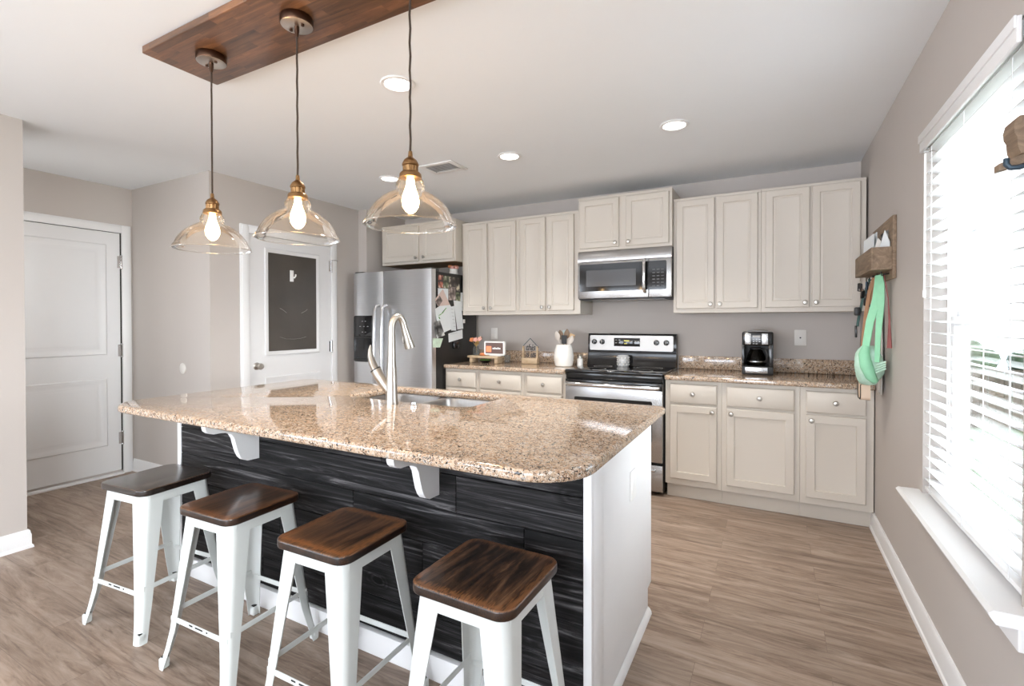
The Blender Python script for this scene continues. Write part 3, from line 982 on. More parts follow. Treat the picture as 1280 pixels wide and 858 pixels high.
dl = fridge_door(FX0, FS - 0.004, -3.888)
fridge_door(FS + 0.004, FX1, -3.797)
g = G().prism([(p[0], p[1]) for p in rrect(-4.208, -3.952, 0.915, 1.365, 0.02, 4)], 'xz', -0.832, -0.80)
disp = obj('ice_dispenser', g, 'black', dl)
obj('control_panel', G().box(-4.200, -3.960, -0.835, -0.828, 1.165, 1.355, 0.003), 'blackgloss', disp)
obj('recess', G().panel(-4.195, -3.965, 0.945, 1.155, -0.826, -0.834, ((0.006, 0.0), (0.02, 0.035)), 0.002), 'blackmatte', disp)
obj('dispenser_paddle', G().box(-4.11, -4.05, -0.828, -0.818, 0.99, 1.10, 0.003).box(-4.09, -4.07, -0.826, -0.812, 1.08, 1.15, 0.003), 'grey', disp)
for i, (x, z) in enumerate(((-4.09, 1.31), (-4.05, 1.31), (-4.12, 1.26), (-4.07, 1.26), (-4.02, 1.26), (-4.09, 1.205), (-4.05, 1.205))):
    obj('button', G().box(x - 0.008, x + 0.008, -0.8362, -0.8345, z - 0.0028, z + 0.0028), 'mark', disp)
obj('tray', G().box(-4.20, -3.96, -0.845, -0.815, 0.922, 0.94, 0.004), 'blackmatte', disp)
for x in (FX1 - 0.06, FX0 + 0.06):
    obj('hinge_cover', G().box(x - 0.05, x + 0.05, -0.80, -0.68, 1.766, 1.797, 0.006), 'blackmatte', fr)

# papers and prints held on the black side of the refrigerator (plane x = FX1)
FP = 'papers and prints on the refrigerator side'
def sheet(name, label, cat, pts, mat, lift, extra=()):
    g = G().loft([[(FX1 + 0.0006 + lift, y, z) for y, z in pts], [(FX1 + 0.0018 + lift, y, z) for y, z in pts]])
    o = obj(name, g, mat)
    tag(o, label, cat, FP)
    for nm, segs, mt, wd in extra:
        g = G()
        for (ya, za, yb, zb2) in segs:
            g.tube([(FX1 + 0.002 + lift, ya, za), (FX1 + 0.002 + lift, yb, zb2)], wd, 6, flat=0.12)
        obj(nm, g, mt, o)
    return o
sheet('photo_print', 'small red portrait photo at the top left of the refrigerator side', 'photo', [(-0.71, 1.618), (-0.64, 1.618), (-0.64, 1.736), (-0.71, 1.736)], 'photo_red', 0)
sheet('photo_print', 'small greenish photo beside the red one on the refrigerator side', 'photo', [(-0.631, 1.618), (-0.55, 1.618), (-0.55, 1.734), (-0.631, 1.734)], 'photo_green', 0)
sheet('photo_print', 'large dark photo with bright figure high on the refrigerator side', 'photo', [(-0.541, 1.605), (-0.37, 1.60), (-0.37, 1.731), (-0.541, 1.731)], 'photo_dark', 0)
sheet('photo_print', 'grey pink photo below the large dark one', 'photo', [(-0.555, 1.508), (-0.44, 1.514), (-0.44, 1.64), (-0.555, 1.634)], 'photo_grey', 0.0014)
sheet('photo_print', 'small dark green photo at the right edge under the dark one', 'photo', [(-0.431, 1.50), (-0.344, 1.50), (-0.344, 1.59), (-0.431, 1.59)], 'photo_green', 0)
sheet('paper_card', 'narrow white card at the far right of the refrigerator side', 'card', [(-0.353, 1.419), (-0.312, 1.41), (-0.311, 1.592), (-0.352, 1.59)], 'paper', 0.0007, [('printing', [(-0.345, 1.50, -0.318, 1.498), (-0.345, 1.45, -0.318, 1.447), (-0.343, 1.43, -0.318, 1.427)], 'ink', 0.004)])
sheet('paper_card', 'plain white card tucked behind the pink card', 'card', [(-0.718, 1.498), (-0.559, 1.502), (-0.559, 1.616), (-0.718, 1.612)], 'paper', 0.0002)
sheet('paper_note', 'pale pink tilted note above the big white sheet', 'paper', [(-0.772, 1.503), (-0.695, 1.449), (-0.534, 1.464), (-0.647, 1.608)], 'paperpink', 0.0034)
sheet('paper_print', 'small brown printed scrap at the left corner of the pink note', 'paper', [(-0.765, 1.485), (-0.715, 1.44), (-0.655, 1.50), (-0.70, 1.545)], 'photo_grey', 0.005)
sheet('paper_sheet', 'big white tilted sheet with a green drawing on the refrigerator side', 'paper', [(-0.765, 1.42), (-0.74, 1.30), (-0.665, 1.194), (-0.45, 1.249), (-0.50, 1.43), (-0.567, 1.506)], 'paper', 0.0022,
      [('green_drawing', [(-0.715, 1.36, -0.66, 1.385), (-0.66, 1.385, -0.60, 1.435), (-0.715, 1.35, -0.70, 1.33)], 'greenink', 0.010), ('dark_drawing', [(-0.69, 1.365, -0.615, 1.425)], 'ink', 0.005)])
sheet('paper_list', 'white list with dark writing between two larger sheets', 'paper', [(-0.542, 1.444), (-0.518, 1.22), (-0.433, 1.219), (-0.466, 1.456)], 'paper', 0.0038,
      [('printing', [(-0.522 + 0.008 * i, 1.425 - 0.033 * i, -0.49 + 0.008 * i, 1.423 - 0.033 * i) for i in range(6)], 'ink', 0.006)])
sheet('paper_sheet', 'long plain white strip at the right of the refrigerator side', 'paper', [(-0.48, 1.51), (-0.416, 1.228), (-0.313, 1.237), (-0.353, 1.504)], 'paper', 0.005)
sheet('paper_sheet', 'white half sheet with one printed line at the bottom of the papers', 'paper', [(-0.56, 1.192), (-0.552, 1.109), (-0.319, 1.141), (-0.324, 1.227)], 'paper', 0.0012, [('printing', [(-0.53, 1.183, -0.42, 1.198)], 'ink', 0.004)])
sheet('photo_print', 'black and white print low on the left of the papers', 'photo', [(-0.791, 1.303), (-0.743, 1.153), (-0.617, 1.178), (-0.696, 1.317)], 'photo_bw', 0.004)
sheet('paper_card', 'green and white card lowest on the refrigerator side', 'card', [(-0.797, 1.155), (-0.797, 1.072), (-0.69, 1.067), (-0.642, 1.15)], 'papergrn', 0.0005)
o = obj('magnet', G().box(FX1, FX1 + 0.012, -0.318, -0.285, 1.29, 1.328, 0.004), 'white')
tag(o, 'white magnet right of the paper strips on the refrigerator side', 'magnet')
o = obj('magnetic_clip', G().box(FX1, FX1 + 0.03, -0.50, -0.41, 1.045, 1.115, 0.012), 'black')
tag(o, 'black magnetic clip below the papers on the refrigerator side', 'clip')

# vase with coral flowers on top of refrigerator
vt = thing('flower_vase', 'small white vase of coral flowers on top of the refrigerator', 'vase', (-3.385, -0.3, 1.765))
obj('vase', G().lathe([(0.0, 0), (0.040, 0), (0.050, 0.022), (0.040, 0.050), (0.043, 0.066), (0.039, 0.066), (0.034, 0.05)], (-3.385, -0.3, 1.765), 'z', 20), 'ceramic', vt)
random.seed(3)
for i in range(5):
    a = i * 2 * PI / 5
    c = (-3.385 + 0.034 * math.cos(a), -0.3 + 0.034 * math.sin(a), 1.845 + (i % 2) * 0.012)
    g = G().ball(c, 0.024, 0.024, 0.017, 10)
    for j in range(6):
        b = j * PI / 3
        g.ball((c[0] + 0.014 * math.cos(b), c[1] + 0.014 * math.sin(b), c[2] + 0.006), 0.011, 0.011, 0.008, 8)
    obj('flower', g, 'terracotta' if i % 2 else 'blush', vt)

# ------------------------------------------------------------------ microwave
mw = thing('microwave', 'stainless over the range microwave with black window', 'microwave', (-1.645, -0.2, 1.487))
MX0, MX1 = -2.031, -1.259
obj('body', G().box(MX0, MX1, -0.372, -0.002, 1.487, 1.895, 0.003), 'blackmatte', mw)
v = obj('vent_grille', G().prism([(-0.372, 1.806), (-0.402, 1.806), (-0.405, 1.82), (-0.392, 1.88), (-0.385, 1.894), (-0.372, 1.895)], 'yz', MX0, MX1), 'steel', mw)
md = obj('door', G().box(MX0, -1.436, -0.40, -0.372, 1.497, 1.803, 0.004), 'steel', mw)
obj('window', G().prism(rrect(-2.014, -1.4365, 1.556, 1.784, [0.012, 0.001, 0.001, 0.012], 4), 'xz', -0.4025, -0.399), 'blackgloss', md)
obj('window_screen', G().box(-1.955, -1.535, -0.4032, -0.4022, 1.596, 1.732, 0.0004, 1), 'mwscreen', md)
obj('handle', G().tube([(-1.463, -0.40, 1.800), (-1.463, -0.43, 1.792), (-1.463, -0.442, 1.765), (-1.463, -0.446, 1.67), (-1.463, -0.442, 1.575), (-1.463, -0.43, 1.548), (-1.463, -0.40, 1.540)], 0.0135, 12), 'chrome', md)
cp = obj('control_panel', G().box(-1.434, MX1, -0.40, -0.372, 1.497, 1.803, 0.004), 'steel', mw)
obj('keypad', G().prism(rrect(-1.4335, -1.296, 1.556, 1.784, [0.001, 0.012, 0.012, 0.001], 4), 'xz', -0.4025, -0.399), 'blackgloss', cp)
for i in range(3):
    for j in range(6):
        obj('key', G().box(-1.405 + 0.034 * i, -1.385 + 0.034 * i, -0.4034, -0.4024, 1.583 + 0.026 * j, 1.589 + 0.026 * j), 'markdim', cp)
obj('lamp_panel', G().box(-1.97, -1.32, -0.36, -0.1, 1.484, 1.488), 'black', mw)

# ------------------------------------------------------------------ range
rg = thing('range', 'stainless electric range with black glass cooktop', 'stove', (-1.66, -0.33, 0))
RX0, RX1 = -2.046, -1.274
obj('body', G().box(RX0, RX1, -0.615, -0.03, 0.03, 0.895, 0.004), 'blackmatte', rg)
for x in (RX0 + 0.06, RX1 - 0.06):
    for y in (-0.55, -0.1):
        obj('foot', G().cyl((x, y, 0), (x, y, 0.035), 0.02, n=12), 'blackmatte', rg)
ct = obj('cooktop', G().box(RX0 - 0.002, RX1 + 0.002, -0.652, -0.085, 0.895, 0.918, 0.007, 3), 'blackgloss', rg)
for x, y, r in ((-1.86, -0.50, 0.10), (-1.46, -0.50, 0.075), (-1.86, -0.24, 0.075), (-1.46, -0.24, 0.10)):
    g = G().lathe([(r, 0.9182), (r + 0.003, 0.9186), (r + 0.006, 0.9182)], (x, y, 0), 'z', 40)
    obj('burner_ring', g, 'grey', ct)
obj('vent_strip', G().box(RX0 + 0.004, RX1 - 0.004, -0.640, -0.612, 0.845, 0.895, 0.004), 'black', rg)
dr = obj('oven_door', G().box(RX0 + 0.003, RX1 - 0.003, -0.655, -0.617, 0.252, 0.84, 0.006), 'steel', rg)
obj('door_top_band', G().box(RX0 + 0.004, RX1 - 0.004, -0.6575, -0.62, 0.785, 0.842, 0.004), 'black', dr)
obj('window_frame', G().prism(rrect(-1.965, -1.352, 0.40, 0.705, 0.012, 4), 'xz', -0.6575, -0.65), 'blackgloss', dr)
obj('window', G().box(-1.925, -1.392, -0.6585, -0.655, 0.44, 0.672, 0.001, 1), 'ovenwin', dr)
obj('handle', G().tube([(RX0 + 0.035, -0.655, 0.815), (RX0 + 0.03, -0.69, 0.812), (RX0 + 0.05, -0.705, 0.81), (-1.66, -0.712, 0.81), (RX1 - 0.05, -0.705, 0.81), (RX1 - 0.03, -0.69, 0.812), (RX1 - 0.035, -0.655, 0.815)], 0.0165, 12), 'chrome', dr)
sd = obj('storage_drawer', G().box(RX0 + 0.003, RX1 - 0.003, -0.652, -0.617, 0.035, 0.232, 0.006), 'steel', rg)
obj('handle', G().box(-1.90, RX1 - 0.05, -0.685, -0.65, 0.188, 0.206, 0.006), 'chrome', sd)
# back guard
g = G().prism([(-0.03, 0.895), (-0.12, 0.918), (-0.105, 0.955), (-0.088, 1.03), (-0.092, 1.045), (-0.085, 1.178), (-0.075, 1.195), (-0.03, 1.195)], 'yz', RX0, RX1)
bgd = obj('back_guard', g, 'black', rg)
def tilt_panel(g_):
    # push the flat panel back with height so that it follows the leaning guard
    return g_.move(lambda v: (v[0], v[1] + (v[2] - 1.045) * 0.055, v[2]))
g = tilt_panel(G().prism(rrect(RX0 + 0.018, RX1 - 0.024, 1.048, 1.180, 0.012, 4), 'xz', -0.099, -0.086))
fp = obj('control_panel', g, 'steelpanel', bgd)
obj('clock_display', tilt_panel(G().box(-1.805, -1.575, -0.1015, -0.096, 1.085, 1.158, 0.002)), 'blackgloss', fp)
g = tilt_panel(G().box(-1.715, -1.67, -0.1025, -0.101, 1.128, 1.14).box(-1.712, -1.69, -0.1025, -0.101, 1.106, 1.114))
obj('display_digits', g, 'led', fp)
g = G()
for x in (-1.785, -1.755):
    for z in (1.14, 1.115):
        g.box(x - 0.008, x + 0.008, -0.1025, -0.101, z - 0.003, z + 0.003)
for x in (-1.645, -1.615, -1.59):
    g.box(x - 0.006, x + 0.006, -0.1025, -0.101, 1.125, 1.133)
obj('display_marks', tilt_panel(g), 'mark', fp)
for x in (-1.985, -1.913, -1.436, -1.354):
    g = G().lathe([(0, 0), (0.024, 0), (0.024, 0.006), (0.019, 0.02), (0, 0.022)], (x, -0.094, 1.122), '-y', 20)
    kb = obj('knob', g, 'black', fp)
    obj('knob_pointer', G().box(x - 0.0035, x + 0.0035, -0.120, -0.112, 1.104, 1.140, 0.001), 'grey', kb)

# glass jar on cooktop
gj = thing('glass_jar', 'small patterned glass jar standing on the black cooktop', 'jar', (-1.705, -0.16, 0.918))
prof = [(0.0, 0.0), (0.048, 0.0), (0.051, 0.006), (0.051, 0.085), (0.044, 0.095), (0.041, 0.095), (0.047, 0.083), (0.047, 0.008), (0, 0.006)]
obj('jar', G().lathe(prof, (-1.705, -0.16, 0.918), 'z', 24), 'frost', gj)
g = G()
for kz in range(4):
    for ka in range(10):
        a = 2 * PI * (ka + 0.5 * (kz % 2)) / 10
        g.ball((-1.705 + 0.0505 * math.cos(a), -0.16 + 0.0505 * math.sin(a), 0.934 + 0.019 * kz), 0.006, 0.006, 0.006, 8)
obj('raised_pattern', g, 'ceramic', gj)

# ------------------------------------------------------------------ coffee maker
cm = thing('coffee_maker', 'black and stainless drip coffee maker on the granite worktop', 'coffee maker', (-0.66, -0.24, 0.908))
CX0, CX1, CY0, CY1, CZ = -0.764, -0.558, -0.35, -0.12, 0.908
obj('base', G().box(CX0, CX1, CY0, CY1, CZ, CZ + 0.065, 0.008), 'blackmatte', cm)
obj('base_band', G().box(CX0 + 0.022, CX1 - 0.036, CY0 - 0.003, CY0 + 0.01, CZ + 0.014, CZ + 0.058, 0.002), 'steel', cm)
obj('back_tower', G().box(CX0, CX1, CY0 + 0.15, CY1, CZ + 0.05, CZ + 0.30, 0.008), 'blackmatte', cm)
obj('side_wall', G().box(CX0, CX0 + 0.018, CY0 + 0.004, CY1 - 0.01, CZ + 0.05, CZ + 0.24, 0.003), 'black', cm)
obj('side_wall', G().box(CX1 - 0.03, CX1, CY0 + 0.004, CY1 - 0.01, CZ + 0.05, CZ + 0.24, 0.003), 'black', cm)
hd = obj('brew_head', G().box(CX0, CX1, CY0, CY1, CZ + 0.215, CZ + 0.318, 0.014, 3), 'black', cm)
obj('steel_band', G().box(CX0 + 0.02, CX0 + 0.06, CY0 - 0.003, CY0 + 0.01, CZ + 0.225, CZ + 0.305, 0.002).box(CX1 - 0.075, CX1 - 0.034, CY0 - 0.003, CY0 + 0.01, CZ + 0.225, CZ + 0.305, 0.002), 'steel', hd)
g = G().box(CX0 + 0.07, CX1 - 0.085, CY0 - 0.003, CY0 - 0.001, CZ + 0.276, CZ + 0.291)
for j in range(3):
    for i in range(3 if j else 2):
        x = CX0 + 0.078 + 0.019 * i
        g.box(x - 0.006, x + 0.006, CY0 - 0.003, CY0 - 0.001, CZ + 0.228 + 0.016 * j, CZ + 0.233 + 0.016 * j)
obj('button_marks', g, 'mark', hd)
obj('lid', G().box(CX0 + 0.035, CX1 - 0.035, CY0 + 0.03, CY1 - 0.02, CZ + 0.316, CZ + 0.326, 0.004), 'grey', hd)
car = obj('carafe', G().lathe([(0.0, 0.0), (0.060, 0.0), (0.066, 0.012), (0.068, 0.035), (0.055, 0.085), (0.042, 0.115), (0.046, 0.125), (0.042, 0.125), (0.036, 0.113)], (-0.672, -0.275, CZ + 0.067), 'z', 28), 'carafe', cm)
obj('carafe_band', G().lathe([(0.066, 0.026), (0.0695, 0.028), (0.0695, 0.034), (0.067, 0.036)], (-0.672, -0.275, CZ + 0.067), 'z', 28), 'steel', car)
obj('carafe_lid', G().lathe([(0.0, 0.138), (0.025, 0.137), (0.046, 0.128), (0.047, 0.122), (0.0, 0.122)], (-0.672, -0.275, CZ + 0.067), 'z', 24), 'blackmatte', car)
obj('carafe_handle', G().tube([(-0.634, -0.300, CZ + 0.190), (-0.605, -0.325, CZ + 0.188), (-0.594, -0.335, CZ + 0.15), (-0.602, -0.328, CZ + 0.105), (-0.615, -0.318, CZ + 0.095)], 0.008, 8), 'blackmatte', car)

# ------------------------------------------------------------------ small things on the left worktop
WT = 0.908
bn = thing('riser', 'small pale wooden riser bench on the worktop beside the refrigerator', 'riser', (-3.02, -0.30, WT))
obj('riser_top', G().box(-3.185, -2.845, -0.36, -0.22, WT + 0.047, WT + 0.067, 0.004), 'pinewood', bn)
for x in (-3.165, -2.887):
    obj('leg', G().box(x, x + 0.028, -0.35, -0.23, WT, WT + 0.047, 0.002), 'pinewood', bn)
BT = WT + 0.067
fv = thing('flower_jar', 'glass jar of dried blush and straw flowers on the wooden riser', 'flowers', (-3.125, -0.29, BT))
obj('jar', G().lathe([(0, 0), (0.030, 0), (0.034, 0.008), (0.034, 0.055), (0.024, 0.072), (0.026, 0.088), (0.023, 0.088), (0.021, 0.072), (0.031, 0.054), (0.031, 0.010), (0, 0.008)], (-3.125, -0.29, BT), 'z', 20), 'hazyglass', fv)
random.seed(5)
for i in range(7):
    a = i * 2.4
    rad = 0.018 + 0.05 * (i / 7)
    top = Vector((-3.125 + rad * math.cos(a) * 1.1, -0.29 + rad * math.sin(a) * 0.7, BT + 0.135 + random.uniform(-0.02, 0.03)))
    st = obj('stem', G().tube([(-3.125, -0.29, BT + 0.02), (-3.125, -0.29, BT + 0.085), tuple(top)], 0.0022, 6), 'straw', fv)
    g = G().ball(tuple(top), 0.017, 0.017, 0.013, 10)
    for j in range(5):
        b = j * 2 * PI / 5
        g.ball((top.x + 0.015 * math.cos(b), top.y + 0.008 * math.sin(b), top.z + 0.012 * math.sin(b)), 0.011, 0.009, 0.011, 8)
    obj('flower', g, ['straw', 'straw', 'blush', 'straw', 'terracotta', 'blush', 'straw'][i], st)
g = G().lathe([(0, 0), (0.026, 0.002), (0.036, 0.014), (0.026, 0.026), (0.006, 0.028), (0, 0.028)], (-3.035, -0.31, BT), 'z', 16)
pk = obj('pumpkin_ornament', g, 'terracotta')
tag(pk, 'little terracotta ornament on the riser left of the screen', 'ornament')
sm = thing('smart_display', 'small white framed screen standing on the wooden riser', 'screen', (-2.90, -0.29, BT))
fr_ = G().prism(rrect(-3.008, -2.782, BT + 0.012, BT + 0.142, 0.014, 4), 'xz', -0.335, -0.315)
obj('frame', fr_, 'white', sm)
obj('stand', G().prism([(-0.318, BT), (-0.235, BT), (-0.300, BT + 0.09), (-0.316, BT + 0.09)], 'yz', -2.96, -2.83), 'white', sm)
so = obj('screen', G().box(-2.990, -2.800, -0.3365, -0.334, BT + 0.026, BT + 0.128, 0.0005, 1), 'screen', sm)
obj('screen_icon', G().box(-2.982, -2.927, -0.338, -0.3363, BT + 0.04, BT + 0.095), 'screenicon', so)
g = G()
for i in range(5):
    g.box(-2.912 + 0.018 * i, -2.899 + 0.018 * i, -0.338, -0.3363, BT + 0.068, BT + 0.080 + 0.004 * (i % 2))
obj('screen_text', g, 'screentext', so)
bw = thing('trinket_bowl', 'low dark bowl with green leaves tucked under the riser', 'bowl', (-3.02, -0.29, WT))
obj('bowl', G().lathe([(0, 0), (0.035, 0), (0.06, 0.022), (0.057, 0.022), (0.033, 0.004), (0, 0.004)], (-3.02, -0.29, WT), 'z', 20), 'black', bw)
g = G()
for i in range(9):
    a = i * 2 * PI / 9
    g.ball((-3.02 + 0.04 * math.cos(a), -0.29 + 0.035 * math.sin(a), WT + 0.027), 0.020, 0.009, 0.006, 8)
obj('leaves', g, 'greenleaf', bw)
o = obj('glass_tumbler', G().lathe([(0, 0), (0.026, 0), (0.032, 0.075), (0.029, 0.075), (0.024, 0.006), (0, 0.006)], (-2.805, -0.24, WT), 'z', 20), 'hazyglass')
tag(o, 'clear glass tumbler just right of the wooden riser', 'glass')

sg = thing('word_sign', 'house shaped wooden sign with dark wire words on the left worktop', 'sign', (-2.575, -0.21, WT))
obj('wooden_base', G().box(-2.655, -2.495, -0.235, -0.185, WT, WT + 0.052, 0.002), 'pinewood', sg)
g = G()
for (a, b) in (((-2.648, WT + 0.05), (-2.648, WT + 0.165)), ((-2.502, WT + 0.05), (-2.502, WT + 0.165))):
    g.box(a[0] - 0.006, a[0] + 0.006, -0.222, -0.198, a[1], b[1], 0.001)
obj('side_post', g, 'pinewood', sg)
g = G().tube([(-2.66, -0.21, WT + 0.155), (-2.575, -0.21, WT + 0.238), (-2.49, -0.21, WT + 0.155)], 0.0035, 6)
obj('roof_wire', g, 'bluesteel', sg)
for txt, zz in (('this', WT + 0.125), ('is us', WT + 0.062)):
    me = text_mesh(txt, 0.085, 0.004)
    g = G()
    g.bm.from_mesh(me)
    g.move(lambda v: (v[0] * (0.80 if txt == 'this' else 0.66) - 2.575, -0.21 - v[2], v[1] + zz))
    g._done()
    obj('wire_word', g, 'ink', sg)

cr = thing('utensil_crock', 'white ceramic utensil crock left of the range', 'crock', (-2.20, -0.30, WT))
CC = (-2.20, -0.30)
obj('crock', G().lathe([(0, 0), (0.070, 0), (0.078, 0.006), (0.086, 0.05), (0.088, 0.09), (0.080, 0.15), (0.068, 0.188), (0.066, 0.192), (0.061, 0.190), (0.074, 0.14), (0.080, 0.09), (0.075, 0.02), (0, 0.012)], (*CC, WT), 'z', 36), 'ceramic', cr)
UG = 'utensils in the white crock'
def utensil(name, label, dx, dy, tx, ty, tz, mat, kind, hm=None):
    p0 = Vector((CC[0] + dx, CC[1] + dy, WT + 0.03))
    p1 = Vector((CC[0] + tx, CC[1] + ty, WT + tz))
    r = thing(name, label, 'utensil', tuple(p0), UG)
    d = (p1 - p0).normalized()
    neck = p1 - d * 0.075
    obj('handle', G().tube([p0, neck], 0.005, 8), hm or mat, r)
    u = d.cross(Vector((0, 1, 0))).normalized()
    w = d.cross(u)
    if kind == 'spoon':
        pts = []
        rings = []
        for i in range(7):
            t = i / 6
            c = neck + d * (0.085 * t)
            a = 0.026 * math.sin(PI * min(0.97, 0.12 + 0.85 * t)) ** 0.8
            rings.append([c + u * a * math.cos(k * PI / 6) + w * 0.006 * math.sin(k * PI / 6) for k in range(12)])
        obj('bowl', G().loft(rings), mat, r)
    elif kind == 'flat':
        a, b = 0.026, 0.075
        g = G().loft([[neck - u * a * 0.8 - w * 0.003, neck + u * a * 0.8 - w * 0.003, neck + u * a * 0.8 + w * 0.003, neck - u * a * 0.8 + w * 0.003],
                      [neck + d * b - u * a - w * 0.003, neck + d * b + u * a - w * 0.003, neck + d * b + u * a + w * 0.003, neck + d * b - u * a + w * 0.003]])
        obj('blade', g, mat, r)
    elif kind == 'whisk':
        g = G()
        for q in range(4):
            e = u * math.cos(q * PI / 4) + w * math.sin(q * PI / 4)
            g.tube([neck, neck + d * 0.03 + e * 0.016, neck + d * 0.06 + e * 0.02, neck + d * 0.085, neck + d * 0.06 - e * 0.02, neck + d * 0.03 - e * 0.016, neck], 0.0012, 5)
        obj('wires', g, mat, r)
    return r
utensil('serving_spoon', 'large greyish spoon leaning left in the crock', 0.01, 0, -0.065, -0.015, 0.30, 'silicone', 'spoon')
utensil('ladle', 'dark brown spoon behind the large greyish one', 0.015, 0.02, -0.045, 0.022, 0.31, 'darkwood', 'spoon')
utensil('turner', 'black slotted turner at the front of the crock', 0, -0.02, 0.018, -0.03, 0.275, 'blackmatte', 'flat')
utensil('wooden_spoon', 'brown wooden spoon standing upright behind the black turner', 0, 0.01, 0.022, 0.025, 0.32, 'darkwood', 'spoon')
utensil('wooden_spatula', 'light wooden spatula leaning right in the crock', -0.02, 0.035, 0.072, 0.03, 0.285, 'lightwood', 'flat')
utensil('silicone_spatula', 'pale blue spatula at the back of the crock', 0, 0.03, -0.008, 0.058, 0.32, 'paleblue', 'flat', 'silicone')
utensil('tasting_spoon', 'thin beige spoon leaning far right in the crock', -0.03, -0.035, 0.085, -0.012, 0.262, 'silicone', 'spoon')
sk = thing('salt_shaker', 'small white shaker between the crock and the range', 'shaker', (-2.085, -0.20, WT))
obj('shaker_body', G().lathe([(0, 0), (0.026, 0), (0.026, 0.06), (0.022, 0.066), (0, 0.066)], (-2.085, -0.20, WT), 'z', 16), 'white', sk)
obj('shaker_cap', G().lathe([(0.023, 0.066), (0.023, 0.085), (0.012, 0.10), (0, 0.102)], (-2.085, -0.20, WT), 'z', 16), 'nickel', sk)

# wall plates
o = thing('wall_jack', 'pale single jack wall plate right of the coffee maker', 'wall plate', (-0.376, -0.001, 1.116))
obj('plate', G().box(-0.416, -0.336, -0.007, -0.001, 1.116, 1.236, 0.002), 'plate', o)
obj('jack', G().box(-0.381, -0.371, -0.009, -0.006, 1.171, 1.181, 0.001), 'dark', o)
o = thing('power_outlet', 'pale wall outlet above the white framed screen', 'outlet', (-3.088, -0.001, 1.12))
obj('plate', G().box(-3.126, -3.05, -0.007, -0.001, 1.12, 1.24, 0.002), 'plate', o)
obj('receptacle', G().box(-3.108, -3.068, -0.009, -0.006, 1.136, 1.174, 0.002), 'plate', o)
obj('receptacle', G().box(-3.108, -3.068, -0.009, -0.006, 1.186, 1.224, 0.002), 'plate', o)

# ------------------------------------------------------------------ island
IX0, IX1, IYF, IYB = -3.305, -1.052, -2.914, -2.075
il = thing('kitchen_island', 'white kitchen island with black plank front', 'island', (-2.18, -2.49, 0))
g = G().box(IX0 + 0.013, IX1 - 0.013, IYF + 0.022, IYB, 0.11, 0.64)
g.box(IX0 + 0.013, IX1 - 0.013, IYF + 0.022, IYF + 0.04, 0.64, 0.881).box(IX0 + 0.013, IX1 - 0.013, IYB - 0.018, IYB, 0.64, 0.881)
obj('body', g, 'trim', il)
obj('toe_kick', G().box(IX0 + 0.012, IX1 - 0.014, IYF + 0.022, IYB - 0.07, 0, 0.11), 'trim', il)
g = G()
rows = [0.098, 0.228, 0.359, 0.491, 0.624, 0.758, 0.88]
joints = [(-2.62, -1.78), (-2.95, -2.13, -1.33), (-2.5, -1.70), (-2.05, -1.28), (-2.79, -1.55), (-2.22, -1.9)]
for (z0, z1), js in zip(zip(rows[:-1], rows[1:]), joints):
    xs = [IX0 + 0.026] + list(js) + [IX1 - 0.024]
    for a, b in zip(xs[:-1], xs[1:]):
        g.box(a + 0.0008, b - 0.0008, IYF, IYF + 0.02, z0 + 0.0008, z1 - 0.0008, 0.0022, 1)
obj('plank_front', g, 'black_plank', il, smooth=False)
obj('side_panel', G().box(IX1 - 0.012, IX1, IYF + 0.02, IYB, 0.11, 0.881).box(IX1 - 0.012, IX1, IYF + 0.02, IYB - 0.065, 0, 0.111), 'trim', il)
obj('side_panel', G().box(IX0, IX0 + 0.012, IYF + 0.02, IYB, 0.11, 0.881).box(IX0, IX0 + 0.012, IYF + 0.02, IYB - 0.065, 0, 0.111), 'trim', il)
obj('corner_trim', G().box(IX1 - 0.023, IX1 + 0.004, IYF - 0.004, IYF + 0.022, 0.0, 0.881, 0.002).box(IX1, IX1 + 0.005, IYF + 0.02, IYF + 0.115, 0.0, 0.881, 0.002), 'trim', il)
obj('corner_trim', G().box(IX0 - 0.004, IX0 + 0.025, IYF - 0.004, IYF + 0.022, 0.0, 0.881, 0.002).box(IX0 - 0.005, IX0, IYF + 0.02, IYF + 0.115, 0.0, 0.881, 0.002), 'trim', il)
obj('skirting', G().box(IX0 + 0.025, IX1 - 0.023, IYF - 0.011, IYF + 0.02, 0, 0.092, 0.003), 'trim', il)
obj('shoe_moulding', G().prism([(IX1 + 0.001, 0.0), (IX1 + 0.018, 0.0), (IX1 + 0.016, 0.012), (IX1 + 0.009, 0.024), (IX1 + 0.001, 0.03)], 'xz', IYF + 0.116, IYB - 0.066), 'trim', il)
for xr in (-2.641, -1.622):
    pr = [(-2.9145, 0.881), (-3.150, 0.881), (-3.154, 0.860), (-3.150, 0.845), (-3.138, 0.834), (-3.120, 0.828), (-3.090, 0.827), (-3.062, 0.823), (-3.042, 0.812), (-3.030, 0.792), (-3.022, 0.760), (-3.013, 0.728), (-3.002, 0.704), (-2.988, 0.688), (-2.970, 0.680), (-2.9145, 0.678)]
    obj('corbel', G().prism(pr, 'yz', xr - 0.03, xr), 'trim', il, angle=30)
for x0, x1 in ((-3.28, -2.62), (-2.60, -1.70), (-1.68, -1.08)):
    d = obj('cabinet_door', G().panel(x0, x1, 0.14, 0.86, IYB + 0.001, IYB - 0.018, SHAKER, 0.004).move(lambda v: (v[0], 2 * IYB - v[1], v[2])), 'trim', il)
    obj('knob', G().lathe([(0, 0), (0.006, 0), (0.006, 0.012), (0.016, 0.022), (0, 0.03)], (x1 - 0.05, IYB + 0.018, 0.8), 'z', 12).move(lambda v: (v[0], IYB + 0.018 + (v[2] - 0.8), 0.8 + (v[1] - IYB - 0.018))), 'nickel', d)
